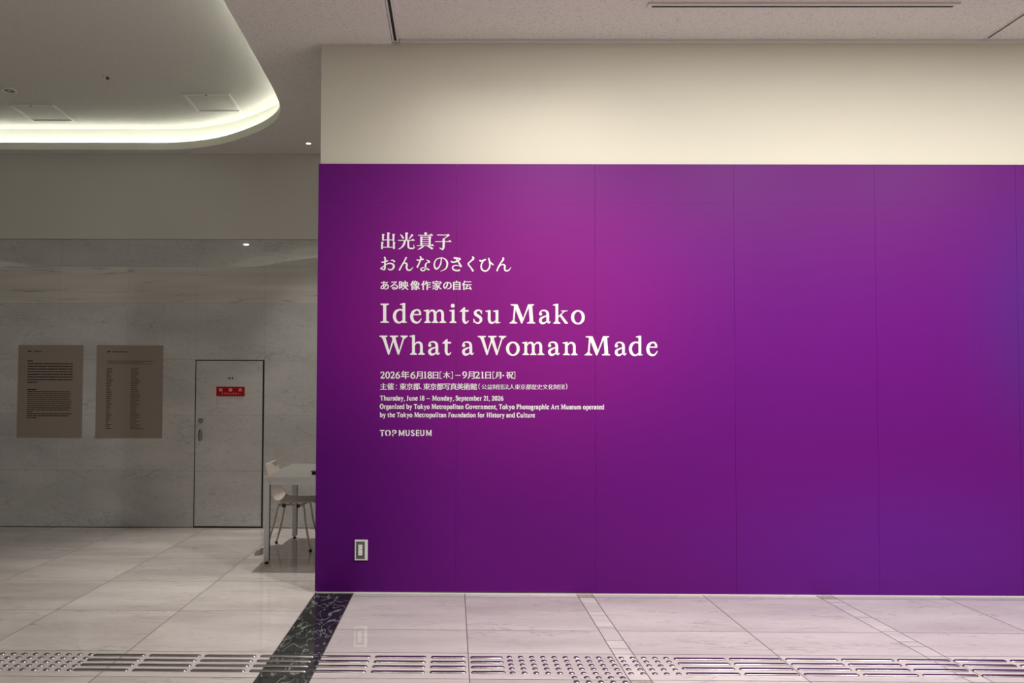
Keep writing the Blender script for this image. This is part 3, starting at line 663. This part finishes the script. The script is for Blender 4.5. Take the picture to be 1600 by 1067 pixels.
# ---- the two large Japanese lines, brushed stroke by stroke (numbers on a 1600-wide proof sheet)
def proof(ink, ox, oy, k, strokes):
    for P in strokes:
        if len(P[0]) == 2: ink.piece([(ox + a * k, oy + b * k) for a, b in P])
        else: ink.stroke([(ox + a * k, oy + b * k, c * k) for a, b, c in P], 6)
def tip(x, y): return [(x - 62, y - 6), (x - 22, y - 32), (x + 16, y + 2), (x + 8, y + 9), (x - 62, y + 8)]
def head(x, y, w_): return [(x - w_ / 2, y - 8), (x + w_ / 2 + 16, y + 8), (x + w_ / 2, y + 34), (x - w_ / 2, y + 30)]
KANJI = [
 # first character
 [(222, 40, 44), (222, 350, 44)], head(222, 45, 44), [(113, 72, 40), (113, 215, 36)], head(113, 76, 40), [(330, 72, 40), (330, 225, 36)], head(330, 76, 40), [(100, 198, 17), (340, 198, 17)],
 [(95, 240, 40), (90, 388, 40)], head(95, 242, 40), [(340, 240, 42), (340, 386, 40)], head(340, 242, 40), [(90, 352, 16), (345, 352, 16)],
 # second
 [(602, 42, 46), (602, 210, 44)], head(602, 46, 46), [(472, 80, 10), (500, 110, 28), (540, 168, 40)], [(728, 84, 44), (700, 125, 32), (655, 182, 12)], [(425, 208, 15), (765, 208, 15)], tip(762, 206),
 [(570, 212, 44), (552, 285, 42), (505, 352, 30), (430, 396, 10)], [(640, 212, 38), (640, 300, 38), (645, 350, 38), (680, 376, 30), (755, 374, 26)], [(766, 372, 24), (752, 292, 6)],
 # third
 [(1000, 42, 42), (1000, 108, 36)], head(1000, 44, 42), [(845, 100, 14), (1140, 100, 14)], tip(1142, 99), [(912, 125, 42), (912, 322, 40)], [(1088, 122, 44), (1088, 322, 40)], head(1088, 124, 44),
 [(900, 140, 14), (1090, 140, 14)], [(900, 186, 13), (1090, 186, 13)], [(900, 234, 13), (1090, 234, 13)], [(900, 280, 13), (1090, 280, 13)], [(820, 318, 15), (1160, 318, 15)], tip(1164, 317),
 [(955, 328, 34), (905, 368, 28), (838, 402, 8)], [(1040, 332, 14), (1090, 350, 30), (1150, 388, 44)],
 # fourth
 [(1240, 95, 16), (1470, 95, 16)], [(1440, 98), (1470, 70), (1508, 100), (1480, 122), (1450, 120)], [(1485, 100, 30), (1440, 135, 20), (1380, 178, 14)], [(1362, 165), (1398, 180), (1402, 230), (1356, 230)],
 [(1379, 200, 44), (1379, 300, 44), (1374, 365, 42), (1355, 398, 30), (1318, 380, 20), (1284, 362, 4)], [(1200, 235, 15), (1520, 235, 15)], tip(1530, 234),
]
KANA_A = [
 [(72, 655, 12), (105, 668, 28), (160, 652, 24), (218, 632, 30)], [(135, 555, 26), (158, 590, 36), (154, 700, 34), (152, 790, 36), (138, 830, 22)], [(145, 824, 28), (100, 815, 24), (60, 795, 30)],
 [(56, 800, 26), (110, 765, 20), (180, 712, 22), (255, 690, 26), (322, 712, 36), (338, 762, 40), (305, 812, 32), (250, 825, 26), (212, 796, 12)], [(272, 630, 16), (320, 626, 28), (358, 662, 36)],
 [(600, 560, 36), (565, 635, 28), (500, 745, 30), (452, 838, 32)], [(468, 805, 10), (525, 710, 18), (575, 682, 26), (610, 708, 38), (604, 770, 38), (625, 826, 34), (680, 830, 26), (716, 800, 16), (740, 764, 5)],
 [(812, 612, 12), (850, 627, 28), (915, 612, 24), (960, 600, 30)], [(880, 542, 20), (906, 580, 36), (880, 660, 30), (825, 778, 34)], [(1018, 615, 10), (1058, 638, 30), (1084, 664, 34)],
 [(1092, 668, 24), (1030, 680, 20), (1002, 720, 32), (1002, 790, 36), (975, 838, 26), (925, 842, 26), (902, 812, 28), (940, 782, 18), (1005, 793, 22), (1080, 828, 34)],
 [(1328, 590, 22), (1322, 680, 26), (1282, 768, 26), (1226, 806, 38), (1190, 762, 34), (1186, 688, 28), (1228, 608, 22), (1312, 578, 20), (1402, 598, 26), (1452, 668, 38), (1446, 758, 34), (1400, 818, 22), (1312, 856, 8)],
]
KANA_B = [
 [(66, 262, 12), (110, 292, 34), (190, 276, 30), (290, 214, 28)], [(132, 188, 40), (180, 206, 34), (240, 282, 36), (305, 392, 42)], [(180, 192, 26), (285, 208, 34)],
 [(312, 398, 34), (255, 372, 16), (165, 364, 22), (108, 402, 30), (124, 456, 32), (196, 482, 36), (274, 470, 38)],
 [(556, 160, 26), (582, 205, 46), (520, 268, 34), (464, 330, 34), (518, 408, 34), (578, 498, 46)],
 [(722, 238, 26), (746, 264, 36), (800, 246, 26), (866, 226, 30)], [(850, 236, 24), (800, 272, 28), (760, 352, 34), (766, 440, 38), (822, 488, 34), (890, 482, 32), (940, 420, 34), (956, 330, 32), (926, 192, 34)], [(945, 262, 18), (985, 312, 34), (1036, 354, 36)],
 [(1248, 184, 30), (1262, 222, 42), (1200, 312, 30), (1152, 400, 32), (1114, 494, 36)], [(1136, 446, 12), (1196, 362, 20), (1256, 340, 30), (1296, 378, 42), (1290, 430, 38), (1310, 482, 36), (1370, 482, 28), (1412, 442, 18), (1438, 402, 6)],
]
def text_root(name, u, v, label):
    x, z = lay(u, v); return empty(name, (x, W, z), label, 'wall lettering')
rt = text_root('japanese_title_lettering', 594, 455, 'white Japanese title in three lines on the purple wall, above the big English words')
k = Ink(); proof(k, 590, 360, .075, KANJI); k.done('lettering_line', rt)
k = Ink(); proof(k, 590, 360, .075, KANA_A); proof(k, 700, 390, .06875, KANA_B); k.done('lettering_line', rt)
k = Ink(); s = 155 / 1600
for ch, a, b in [('あ', 50, 180), ('る', 210, 325), ('映', 345, 500), ('像', 530, 682), ('作', 705, 860), ('家', 885, 1035), ('の', 1062, 1195), ('自', 1220, 1340), ('伝', 1365, 1520)]:
    put_cjk(k, ch, 590 + a * s, 590 + b * s, 453.4, 15.6, bold=.014)
k.done('lettering_line', rt)

rt = text_root('english_title_lettering', 594, 556, 'largest white serif lettering, two English lines across the middle of the purple wall')
q = .10625; q3 = .0875
LINE1 = [('I', 590 + 42 * q, 505), ('d', 590 + 225 * q, 505.1), ('e', 590 + 480 * q, 505.2), ('m', 590 + 688 * q, 505.3), ('i', 590 + 1060 * q, 505.4), ('t', 590 + 1207 * q, 505.5), ('s', 590 + 1408 * q, 505.6), ('u', 750 + 90 * q, 505.8), ('M', 750 + 437 * q, 506.1), ('a', 750 + 865 * q, 506.2), ('k', 750 + 1080 * q, 506.3), ('o', 750 + 1340 * q, 506.4)]
LINE2 = [('W', 590 + 30 * q, 554.9), ('h', 590 + 477 * q, 555), ('a', 590 + 740 * q, 555.1), ('t', 590 + 950 * q, 555.1), ('a', 590 + 1240 * q, 555.3), ('W', 590 + 1478 * q, 555.4), ('o', 750 + 385 * q, 555.5), ('m', 750 + 628 * q, 555.5), ('a', 750 + 998 * q, 555.6), ('n', 750 + 1220 * q, 555.7), ('M', 900 + 155 * q3, 555.9), ('a', 900 + 688 * q3, 556), ('d', 900 + 945 * q3, 556), ('e', 900 + 1255 * q3, 556)]
for cap_, word in ((30.2, LINE1[:8]), (30.2, LINE1[8:]), (30.0, LINE2[:4]), (30.0, LINE2[4:5]), (30.0, LINE2[5:10]), (30.0, LINE2[10:])):
    k = Ink()
    for ch, x, y in word: glyph(k, ch, x, y, cap_)
    k.done('lettering_word', rt)

rt = text_root('japanese_date_lettering', 594, 608, 'small white Japanese date and organiser lines just under the big English title')
k = Ink(); s = .2375
P = lambda a: 580 + a * s
for t, a, b in [('2026', 60, 190), ('6', 258, 292), ('18', 344, 402), ('9', 600, 632), ('21', 683, 745)]: line_text(k, t, P(a), P(b), 591.8, 591.8, 10.6, 7, 3)
for ch, a, b, em, vb in [('年', 195, 252, 13.6, 592.6), ('月', 294, 340, 13.2, 592.4), ('日', 404, 444, 12.6, 592.4), ('木', 468, 526, 11.6, 591.8), ('月', 636, 680, 13.2, 592.4), ('日', 748, 792, 12.6, 592.4), ('月', 816, 858, 11.4, 591.8), ('・', 858, 882, 11, 592.2), ('祝', 886, 938, 11.6, 591.8)]:
    put_cjk(k, ch, P(a), P(b), vb, em, bold=.010)
def bracket(ink, a, left, v0, v1):
    e = 12 if left else -12
    x = P(a); x2 = P(a + e)
    ink.piece([(x - .45, v0), (x + .45, v0), (x + .45, v1), (x - .45, v1)])
    for v in (v0, v1 - .9): ink.piece([(x, v), (x2, v), (x2, v + .9), (x, v + .9)])
for a, l in ((453, 1), (536, 0), (801, 1), (947, 0)): bracket(k, a, l, 581.2, 592.4)
k.piece([(P(552), 586.4), (P(590), 586.4), (P(590), 587.5), (P(552), 587.5)])
k.done('lettering_line', rt)
k = Ink()
run_cjk(k, '主催', P(57), P(151), 609.4, 11.2, bold=.008); run_cjk(k, '：', P(155), P(177), 609.0, 10.5)
run_cjk(k, '東京都', P(187), P(321), 609.4, 11.0, bold=.008); put_cjk(k, '、', P(318), P(334), 609.0, 10)
run_cjk(k, '東京都写真美術館', P(343), P(697), 609.5, 11.0, bold=.008)
put_cjk(k, '（', P(706), P(718), 608.8, 9.6); run_cjk(k, '公益財団法人東京都歴史文化財団', P(726), P(1274), 609.0, 8.8, bold=-.002); put_cjk(k, '）', P(1280), P(1292), 608.8, 9.6)
k.done('lettering_line', rt)

rt = text_root('english_date_lettering', 594, 654, 'three lines of tiny white English text under the Japanese date, above the museum name')
k = Ink(); line_text(k, 'Thursday, June 18 - Monday, September 21, 2026', P(58), P(871), 625.9, 626.2, 7.2, 9, 6); k.done('lettering_line', rt)
k = Ink(); line_text(k, 'Organized by Tokyo Metropolitan Government, Tokyo Photographic Art Museum operated', P(57), P(1533), 638.9, 639.8, 7.2, 9, 6); k.done('lettering_line', rt)
k = Ink(); line_text(k, 'by the Tokyo Metropolitan Foundation for History and Culture', P(57), P(1078), 651.9, 652.4, 7.2, 9, 6); k.done('lettering_line', rt)

rt = text_root('museum_name_lettering', 594, 682, 'white sans-serif museum name standing alone at the foot of the text block')
k = Ink(); P = lambda a: 585 + a * .0625; Q = lambda b: 660 + b * .0625
def pl(pts): k.piece([(P(a), Q(b)) for a, b in pts])
def sk(pts): k.stroke([(P(a), Q(b), c * .0625) for a, b, c in pts], 5)
pl([(135, 190), (250, 190), (250, 214), (135, 214)]); pl([(178, 228), (210, 228), (210, 345), (178, 345)])
sk([(325, 200, 24), (290, 225, 30), (284, 268, 32), (296, 312, 30), (325, 334, 22)]); sk([(338, 200, 22), (380, 220, 32), (394, 268, 36), (380, 312, 30), (360, 326, 22)])
pl([(447, 190), (475, 190), (475, 258), (447, 258)]); pl([(447, 290), (475, 290), (475, 345), (447, 345)]); sk([(485, 200, 24), (525, 208, 30), (540, 235, 34), (525, 265, 30), (490, 272, 22)])
for x in (612, 725): pl([(x, 190), (x + 27, 190), (x + 27, 340), (x, 340)])
pl([(612, 190), (640, 190), (690, 300), (676, 330)]); pl([(725, 190), (752, 190), (690, 330), (672, 310)])
for x in (782, 1150): sk([(x + 12, 190, 26), (x + 12, 285, 26), (x + 25, 322, 26), (x + 50, 328, 24), (x + 76, 318, 26), (x + 88, 285, 26), (x + 88, 190, 26)])
sk([(992, 226, 24), (975, 205, 26), (945, 204, 26), (928, 228, 28), (950, 258, 28), (985, 280, 28), (995, 308, 28), (970, 328, 26), (938, 326, 26), (920, 302, 24)])
pl([(1040, 190), (1068, 190), (1068, 340), (1040, 340)])
for y in (190, 252, 316): pl([(1040, y), (1125, y), (1125, y + 25), (1040, y + 25)])
for x in (1295, 1405): pl([(x, 190), (x + 27, 190), (x + 27, 340), (x, 340)])
pl([(1295, 190), (1323, 190), (1374, 300), (1360, 330)]); pl([(1405, 190), (1432, 190), (1374, 330), (1356, 310)])
k.done('lettering_line', rt)

# ---- light switch let into the purple wall
sx0, sx1, sz0, sz1 = -.698, -.606, .232, .376
root = empty('wall_switch', ((sx0 + sx1) / 2, W, (sz0 + sz1) / 2), 'small white rocker switch low on the purple wall near its left end', 'switch')
b1 = bmesh.new(); t = .007
box(b1, sx0, sx1, W - .009, W - .0005, sz0, sz0 + t, 0, .001); box(b1, sx0, sx1, W - .009, W - .0005, sz1 - t * 1.8, sz1, 0, .001)
box(b1, sx0, sx0 + t, W - .009, W - .0005, sz0 + t, sz1 - t * 1.8, 0, .001); box(b1, sx1 - t * 3, sx1, W - .009, W - .0005, sz0 + t, sz1 - t * 1.8, 0, .001)
link_bm('surround', shifted(b1, root), M['white'], root)
b1 = bmesh.new(); box(b1, sx0 + t, sx1 - t * 3, W - .004, W - .0006, sz0 + t, sz1 - t * 1.8, 0, .0008); o = link_bm('plate', shifted(b1, root), M['switchgrey'], root); o['label'] = 'dark grey plate'
b1 = bmesh.new(); cx = sx0 + .039; cz = (sz0 + sz1) / 2 - .001
for a, b in ((.004, .038), (-.038, -.004)): box(b1, cx - .0145, cx + .0145, W - .0105, W - .004, cz + a, cz + b, 0, .002)
box(b1, cx - .0145, cx + .0145, W - .008, W - .004, cz - .006, cz + .006)
link_bm('rocker', shifted(b1, root), M['white'], root)

# ================================================================== TEXT PANELS AND SIGN ON THE FAR WALL
def far_ink(root, y):
    k = Ink(); k.put = lambda u, v, d: (u, y - d, v); return k
def dashes(k, x0, x1, z, h, rg, gap=(.002, .006), seg=(.02, .09)):
    x = x0
    while x < x1:
        e = min(x1, x + rg.uniform(*seg)); k.piece([(x, z), (e, z), (e, z + h), (x, z + h)]); x = e + rg.uniform(*gap)
rg = random.Random(11)
def text_panel(x0, x1, z0, z1, label):
    root = empty('text_panel', ((x0 + x1) / 2, FW, (z0 + z1) / 2), label, 'text panel', 'exhibition text panels on the marble wall')
    b1 = bmesh.new(); box(b1, x0, x1, FW - .006, FW - .0005, z0, z1); link_bm('board', shifted(b1, root), M['poster'], root)
    return root
r1 = text_panel(-4.605, -3.918, .936, 1.914, 'beige text panel with two solid paragraphs, left of the two on the marble wall')
w_, h_ = .687, .978
k = far_ink(r1, FW - .006); X = lambda f: -4.605 + f * w_; ZZ = lambda f: 1.914 - f * h_
dashes(k, X(.145), X(.20), ZZ(.073), .012, rg); k.done('heading', r1, M['ink']); k = far_ink(r1, FW - .006); dashes(k, X(.235), X(.355), ZZ(.073), .009, rg, (.001, .002), (.01, .03))
k.done('heading', r1, M['ink']); k = far_ink(r1, FW - .006); dashes(k, X(.145), X(.225), ZZ(.178), .013, rg)
k.done('heading', r1, M['ink']); k = far_ink(r1, FW - .006)
for i in range(8): dashes(k, X(.148), X(.845 if i < 7 else .31), ZZ(.207 + .0287 * i), .011, rg)
k.done('paragraph', r1, M['ink']); k = far_ink(r1, FW - .006)
dashes(k, X(.148), X(.29), ZZ(.487), .012, rg, (.001, .003))
for i in range(14): dashes(k, X(.148), X({10: .24, 13: .30}.get(i, .845 - rg.random() * .05)), ZZ(.508 + .0217 * i), .008, rg)
k.done('paragraph', r1, M['ink'])
r2 = text_panel(-3.772, -3.070, .936, 1.914, 'beige text panel with a two-column list of names, right of the two')
w_ = .702
k = far_ink(r2, FW - .006); X = lambda f: -3.772 + f * w_
dashes(k, X(.155), X(.205), ZZ(.075), .012, rg); k.done('heading', r2, M['ink']); k = far_ink(r2, FW - .006); dashes(k, X(.235), X(.46), ZZ(.075), .008, rg, (.001, .002), (.01, .03))
k.done('heading', r2, M['ink']); k = far_ink(r2, FW - .006)
for i, e in enumerate((.85, .70, .82)): dashes(k, X(.155), X(e), ZZ(.172 + .0155 * i), .005, rg, (.003, .007), (.01, .04))
k.done('paragraph', r2, M['ink']); k = far_ink(r2, FW - .006)
for i in range(33): dashes(k, X(.155), X(.19 + rg.random() * .06), ZZ(.255 + .0202 * i), .008, rg, (.001, .004), (.01, .03))
k.done('list_column', r2, M['ink']); k = far_ink(r2, FW - .006)
for i in range(33): dashes(k, X(.52), X(.60 + rg.random() * .07 + (.08 if i == 32 else 0)), ZZ(.255 + .0202 * i), .006, rg, (.001, .004), (.01, .03))
k.done('list_column', r2, M['ink'])

# red plate on the jib door (its lettering is one sub-part)
b1 = bmesh.new(); box(b1, -2.501, -2.201, FW - .006, FW - .002, 1.381, 1.481, 0, .001)
sign = link_bm('red_sign', b1, M['red'], door); sign['label'] = 'red plate with white characters'
k = far_ink(None, FW - .0062); k.put = lambda u, v, d: (u, FW - .006 - d, v)
def far_cjk(k, ch, cx, z0, em, **kw):
    V, Fc, a, b, c, d = cjk(ch, **kw); q = em / .99
    k.tri([(cx + (x - (a + b) / 2) * q, z0 + (y + .075) * q) for x, y in V], Fc)
for ch, cx in (('制', -2.456), ('御', -2.352), ('弁', -2.247)): far_cjk(k, ch, cx, 1.431, .038, bold=.02, hx=0, hy=0)
for i, ch in enumerate('スプリンクラー'): far_cjk(k, ch, -2.436 + i * .0285, 1.397, .024, bold=.012, hx=0, hy=0)
bmx = k.bm
for f in bmx.faces:
    f.normal_update()
    if f.normal.y > 0: f.normal_flip()
o = link_bm('sign_text', bmx, M['pinkwhite'], sign); o['label'] = 'white characters'
b1 = bmesh.new()
for cx in (-2.366, -2.333): cyl(b1, (cx, FW - .002, 1.571), (0, -1, 0), .010, .009, .003, 12)
o = link_bm('stud', b1, M['ink'], door); o['label'] = 'two tiny dark marks'

# ================================================================== TABLE
TX0, TX1, TY0, TY1, TZ = -1.572, .03, 6.545, 7.745, .722
root = empty('meeting_table', (TX0 + .8, (TY0 + TY1) / 2, 0), 'pale grey table with square metal legs, half hidden behind the purple wall end', 'table')
b1 = bmesh.new(); box(b1, TX0, TX1, TY0, TY1, TZ - .020, TZ, 0, .002); tt = link_bm('tabletop', shifted(b1, root), M['tabletop'], root)
b1 = bmesh.new()
for a in ((TX0 - .003, TX1 + .003, TY0 - .003, TY0 - .0002), (TX0 - .003, TX1 + .003, TY1 + .0002, TY1 + .003), (TX0 - .003, TX0 - .0002, TY0 - .0002, TY1 + .0002), (TX1 + .0002, TX1 + .003, TY0 - .0002, TY1 + .0002)):
    box(b1, *a, TZ - .020, TZ)
o = link_bm('edge_band', shifted(b1, root), M['alu'], tt); o['label'] = 'pale edge band'
b1 = bmesh.new(); q = .046
box(b1, TX0 + q, TX1 - q, TY0 + .006, TY0 + .030, TZ - .068, TZ - .0205, 0, .002); box(b1, TX0 + q, TX1 - q, TY1 - .030, TY1 - .006, TZ - .068, TZ - .0205, 0, .002)
box(b1, TX0 + .006, TX0 + .030, TY0 + q, TY1 - q, TZ - .068, TZ - .0205, 0, .002); box(b1, TX1 - .030, TX1 - .006, TY0 + q, TY1 - q, TZ - .068, TZ - .0205, 0, .002)
link_bm('apron', shifted(b1, root), M['alu'], root)
for x in (TX0, TX1 - q):
    for y in (TY0, TY1 - q):
        b1 = bmesh.new(); box(b1, x + .001, x + q, y + .001, y + q, .022, TZ - .0205, 0, .003)
        box(b1, x + q - .0005, x + q + .0012, y + .006, y + q - .006, .024, TZ - .024, 1)  # dark strip on the right-hand face of each leg
        lg = link_bm('leg', shifted(b1, root), [M['alu'], M['alu_side']], root)
        b1 = bmesh.new(); cyl(b1, (x + q / 2, y + q / 2, 0), (0, 0, 1), .019, .016, .010, 16); cyl(b1, (x + q / 2, y + q / 2, .010), (0, 0, 1), .008, .008, .014, 10)
        ft = link_bm('foot', shifted(b1, root), M['blackplastic'], lg); ft['label'] = 'black levelling foot'
root = empty('small_black_box', (-1.178, 6.75, TZ), 'small black object lying on the table beside the purple wall edge', 'small box')
b1 = bmesh.new(); box(b1, -.028, .05, -.03, .03, .0, .022, 0, .003); link_bm('body', b1, M['blackplastic'], root)
b1 = bmesh.new(); box(b1, -.036, .05, -.035, .035, .0221, .031, 0, .002); link_bm('lid', b1, M['black'], root)

# ================================================================== CHAIR
CX, CY = -1.468, 7.25
root = empty('shell_chair', (CX, CY, 0), 'cream plastic shell chair on four splayed tube legs, tucked under the table', 'chair'); root.rotation_euler = (0, 0, -0.06)
prof = [(-.238, .775, .128), (-.234, .762, .166), (-.229, .742, .185), (-.222, .715, .192), (-.208, .66, .192), (-.196, .61, .190), (-.190, .56, .186), (-.180, .515, .186), (-.160, .468, .19), (-.118, .436, .197), (-.06, .424, .204), (.03, .422, .208), (.12, .428, .208), (.19, .434, .200), (.225, .428, .180), (.240, .415, .150)]
prof = catmull(prof, 4); NW = 16
b1 = bmesh.new(); rows = []
for i, (px, pz, hw) in enumerate(prof):
    f = i / (len(prof) - 1); row = []
    a = prof[max(i - 1, 0)]; c = prof[min(i + 1, len(prof) - 1)]; dx, dz = c[0] - a[0], c[1] - a[1]; l = math.hypot(dx, dz) or 1
    nx, nz = -dz / l, dx / l                       # normal towards the sitter
    for j in range(NW + 1):
        t = -1 + 2 * j / NW
        curl = (.030 * (1 - f) + .016 * f) * t * t
        row.append(b1.verts.new((px + nx * curl, t * hw, pz + nz * curl)))
    rows.append(row)
for p, q in zip(rows, rows[1:]):
    for j in range(NW): b1.faces.new((p[j], p[j + 1], q[j + 1], q[j]))
sh = link_bm('shell', b1, M['shell'], root, True)
so = sh.modifiers.new('thickness', 'SOLIDIFY'); so.thickness = .009; so.offset = 0
bv = sh.modifiers.new('edge', 'BEVEL'); bv.width = .003; bv.segments = 2; bv.limit_method = 'ANGLE'
b1 = bmesh.new()
for s in (-1, 1): tube(b1, [(-.115, s * .10, .408), (-.05, s * .105, .405), (.06, s * .105, .405), (.135, s * .10, .408)], .008)
for x in (-.09, .11): tube(b1, [(x, -.12, .405), (x, .12, .405)], .008)
link_bm('seat_frame', b1, M['legpaint'], root)
for x in (-.055, .075):
    for s in (-1, 1):
        b1 = bmesh.new(); box(b1, x - .014, x + .014, s * .118 - .012, s * .118 + .012, .384, .412, 0, .003)
        o = link_bm('clamp', b1, M['blackplastic'], root); o['label'] = 'black seat clamp'
for sx_, xt, xb in ((-1, -.088, -.205), (1, .108, .205)):
    for s in (-1, 1):
        yb = s * .172
        pts = catmull([(xt - sx_ * .055, s * .10, .404), (xt, s * .112, .402), (xt + sx_ * .022, s * .120, .384), (xt + (xb - xt) * .42, s * .136, .25), (xt + (xb - xt) * .72, s * .154, .12), (xb, yb, .016)], 5)
        b1 = bmesh.new(); tube(b1, pts, .009); lg = link_bm('leg', b1, M['legpaint'], root)
        b1 = bmesh.new(); cyl(b1, (xb, yb, 0), (0, 0, 1), .014, .012, .022, 14); o = link_bm('glide', b1, M['blackplastic'], lg); o['label'] = 'black foot glide'

# ================================================================== TACTILE PAVING (each stud and bar is set into the floor on its own)
def bar_mesh(L_, w_=.033, h=.0060):
    b = bmesh.new(); n = 10; r = w_ / 2
    def outline(rr, z): 
        pts = []
        for sgn, cx in ((1, L_ / 2 - r), (-1, -(L_ / 2 - r))):
            for i in range(n + 1):
                t = -math.pi / 2 + math.pi * i / n
                pts.append(b.verts.new((cx + sgn * rr * math.cos(t), sgn * rr * math.sin(t), z)))
        return pts
    lv = [outline(r, 0), outline(r * .96, h * .3), outline(r * .78, h * .8), outline(r * .62, h * .97), outline(r * .46, h)]
    for p, q in zip(lv, lv[1:]):
        for i in range(len(p)):
            j = (i + 1) % len(p); f = b.faces.new((p[i], p[j], q[j], q[i])); f.smooth = True
    b.faces.new(lv[-1]); b.faces.new(lv[0][::-1])
    bmesh.ops.recalc_face_normals(b, faces=b.faces)
    me = bpy.data.meshes.new('tactile_bar'); b.to_mesh(me); b.free(); me.materials.append(M['steel']); return me
def dot_mesh(r=.0155, h=.0055):
    b = bmesh.new(); n = 22; lv = []
    for rr, z in ((r, 0), (r * .97, h * .3), (r * .78, h * .85), (r * .6, h)):
        lv.append([b.verts.new((rr * math.cos(2 * math.pi * i / n), rr * math.sin(2 * math.pi * i / n), z)) for i in range(n)])
    for p, q in zip(lv, lv[1:]):
        for i in range(n):
            j = (i + 1) % n; f = b.faces.new((p[i], p[j], q[j], q[i])); f.smooth = True
    b.faces.new(lv[-1]); b.faces.new(lv[0][::-1])
    bmesh.ops.recalc_face_normals(b, faces=b.faces)
    me = bpy.data.meshes.new('tactile_stud'); b.to_mesh(me); b.free(); me.materials.append(M['steel']); return me
ORD = ['first', 'second', 'third', 'fourth', 'fifth', 'sixth', 'seventh', 'eighth', 'ninth', 'tenth', 'eleventh', 'twelfth', 'thirteenth', 'fourteenth', 'fifteenth']
ROWB = ['back row', 'second row from the back', 'third row from the back', 'front row']
BY = [4.272, 4.197, 4.122, 4.047]
bars = [(-1.937 + .3 * i, -1.937 + .3 * i + .281, 'left of the dark band', i) for i in range(3)] + [(-1.037, -.743, 'crossing the dark band', None)]
bars += [(-.716, -.440, 'between dark band and stud field', 0), (-.418, -.140, 'between dark band and stud field', 1), (-.118, .071, 'between dark band and stud field', 2), (.094, .272, 'between dark band and stud field', 3)]
bars += [(1.186 + .3 * i - (.004 if i else 0), 1.186 + .3 * i + .277, 'right of the stud field', i) for i in range(7)]
_bm_cache = {}
for (a, b, where, idx) in bars:
    for r_, y in enumerate(BY):
        L_ = round(b - a, 3)
        if L_ not in _bm_cache: _bm_cache[L_] = bar_mesh(L_)
        o = bpy.data.objects.new('tactile_bar', _bm_cache[L_]); COL.objects.link(o); o.location = ((a + b) / 2, y, 0)
        nth = '' if idx is None else ORD[idx] + ' '
        rn = ['back row', 'second row', 'third row', 'front row'][r_]
        tag(o, f'{nth}steel floor bar from left, {rn}, {where}' if idx is not None else f'steel floor bar {where}, {rn} of four', 'tactile bar', 'steel guide bars set in the floor')
DY = [4.283, 4.224, 4.164, 4.105, 4.045]
DM = dot_mesh()
for r_, y in enumerate(DY):
    rn = ['back row', 'second row', 'third row', 'fourth row', 'front row'][r_]
    for c in range(15):
        o = bpy.data.objects.new('tactile_stud', DM); COL.objects.link(o); o.location = (.306 + .0602 * c, y, 0)
        tag(o, f'{ORD[c]} steel stud from left, {rn} of the stud field below the text', 'tactile stud', 'warning studs in the right field')
    lim = [-2.47, -2.44, -2.40, -2.37, -2.33][r_]
    for c in range(10):
        x = -1.956 - .0602 * c
        if x < lim: break
        o = bpy.data.objects.new('tactile_stud', DM); COL.objects.link(o); o.location = (x, y, 0)
        tag(o, f'{ORD[c]} steel stud from right, {rn} of the stud field at left edge', 'tactile stud', 'warning studs in the left field')
for r_, y in enumerate((3.985, 3.926)):
    for c in range(5):
        o = bpy.data.objects.new('tactile_stud', DM); COL.objects.link(o); o.location = (.612 + .0602 * c, y, 0)
        tag(o, f'{ORD[c]} stud from the left in the {["upper", "lower"][r_]} short row at the bottom edge', 'tactile stud', 'warning studs in the short rows at the bottom edge')

# remove the glyph source used while setting type
bpy.data.objects.remove(_fo); bpy.data.curves.remove(_fc)
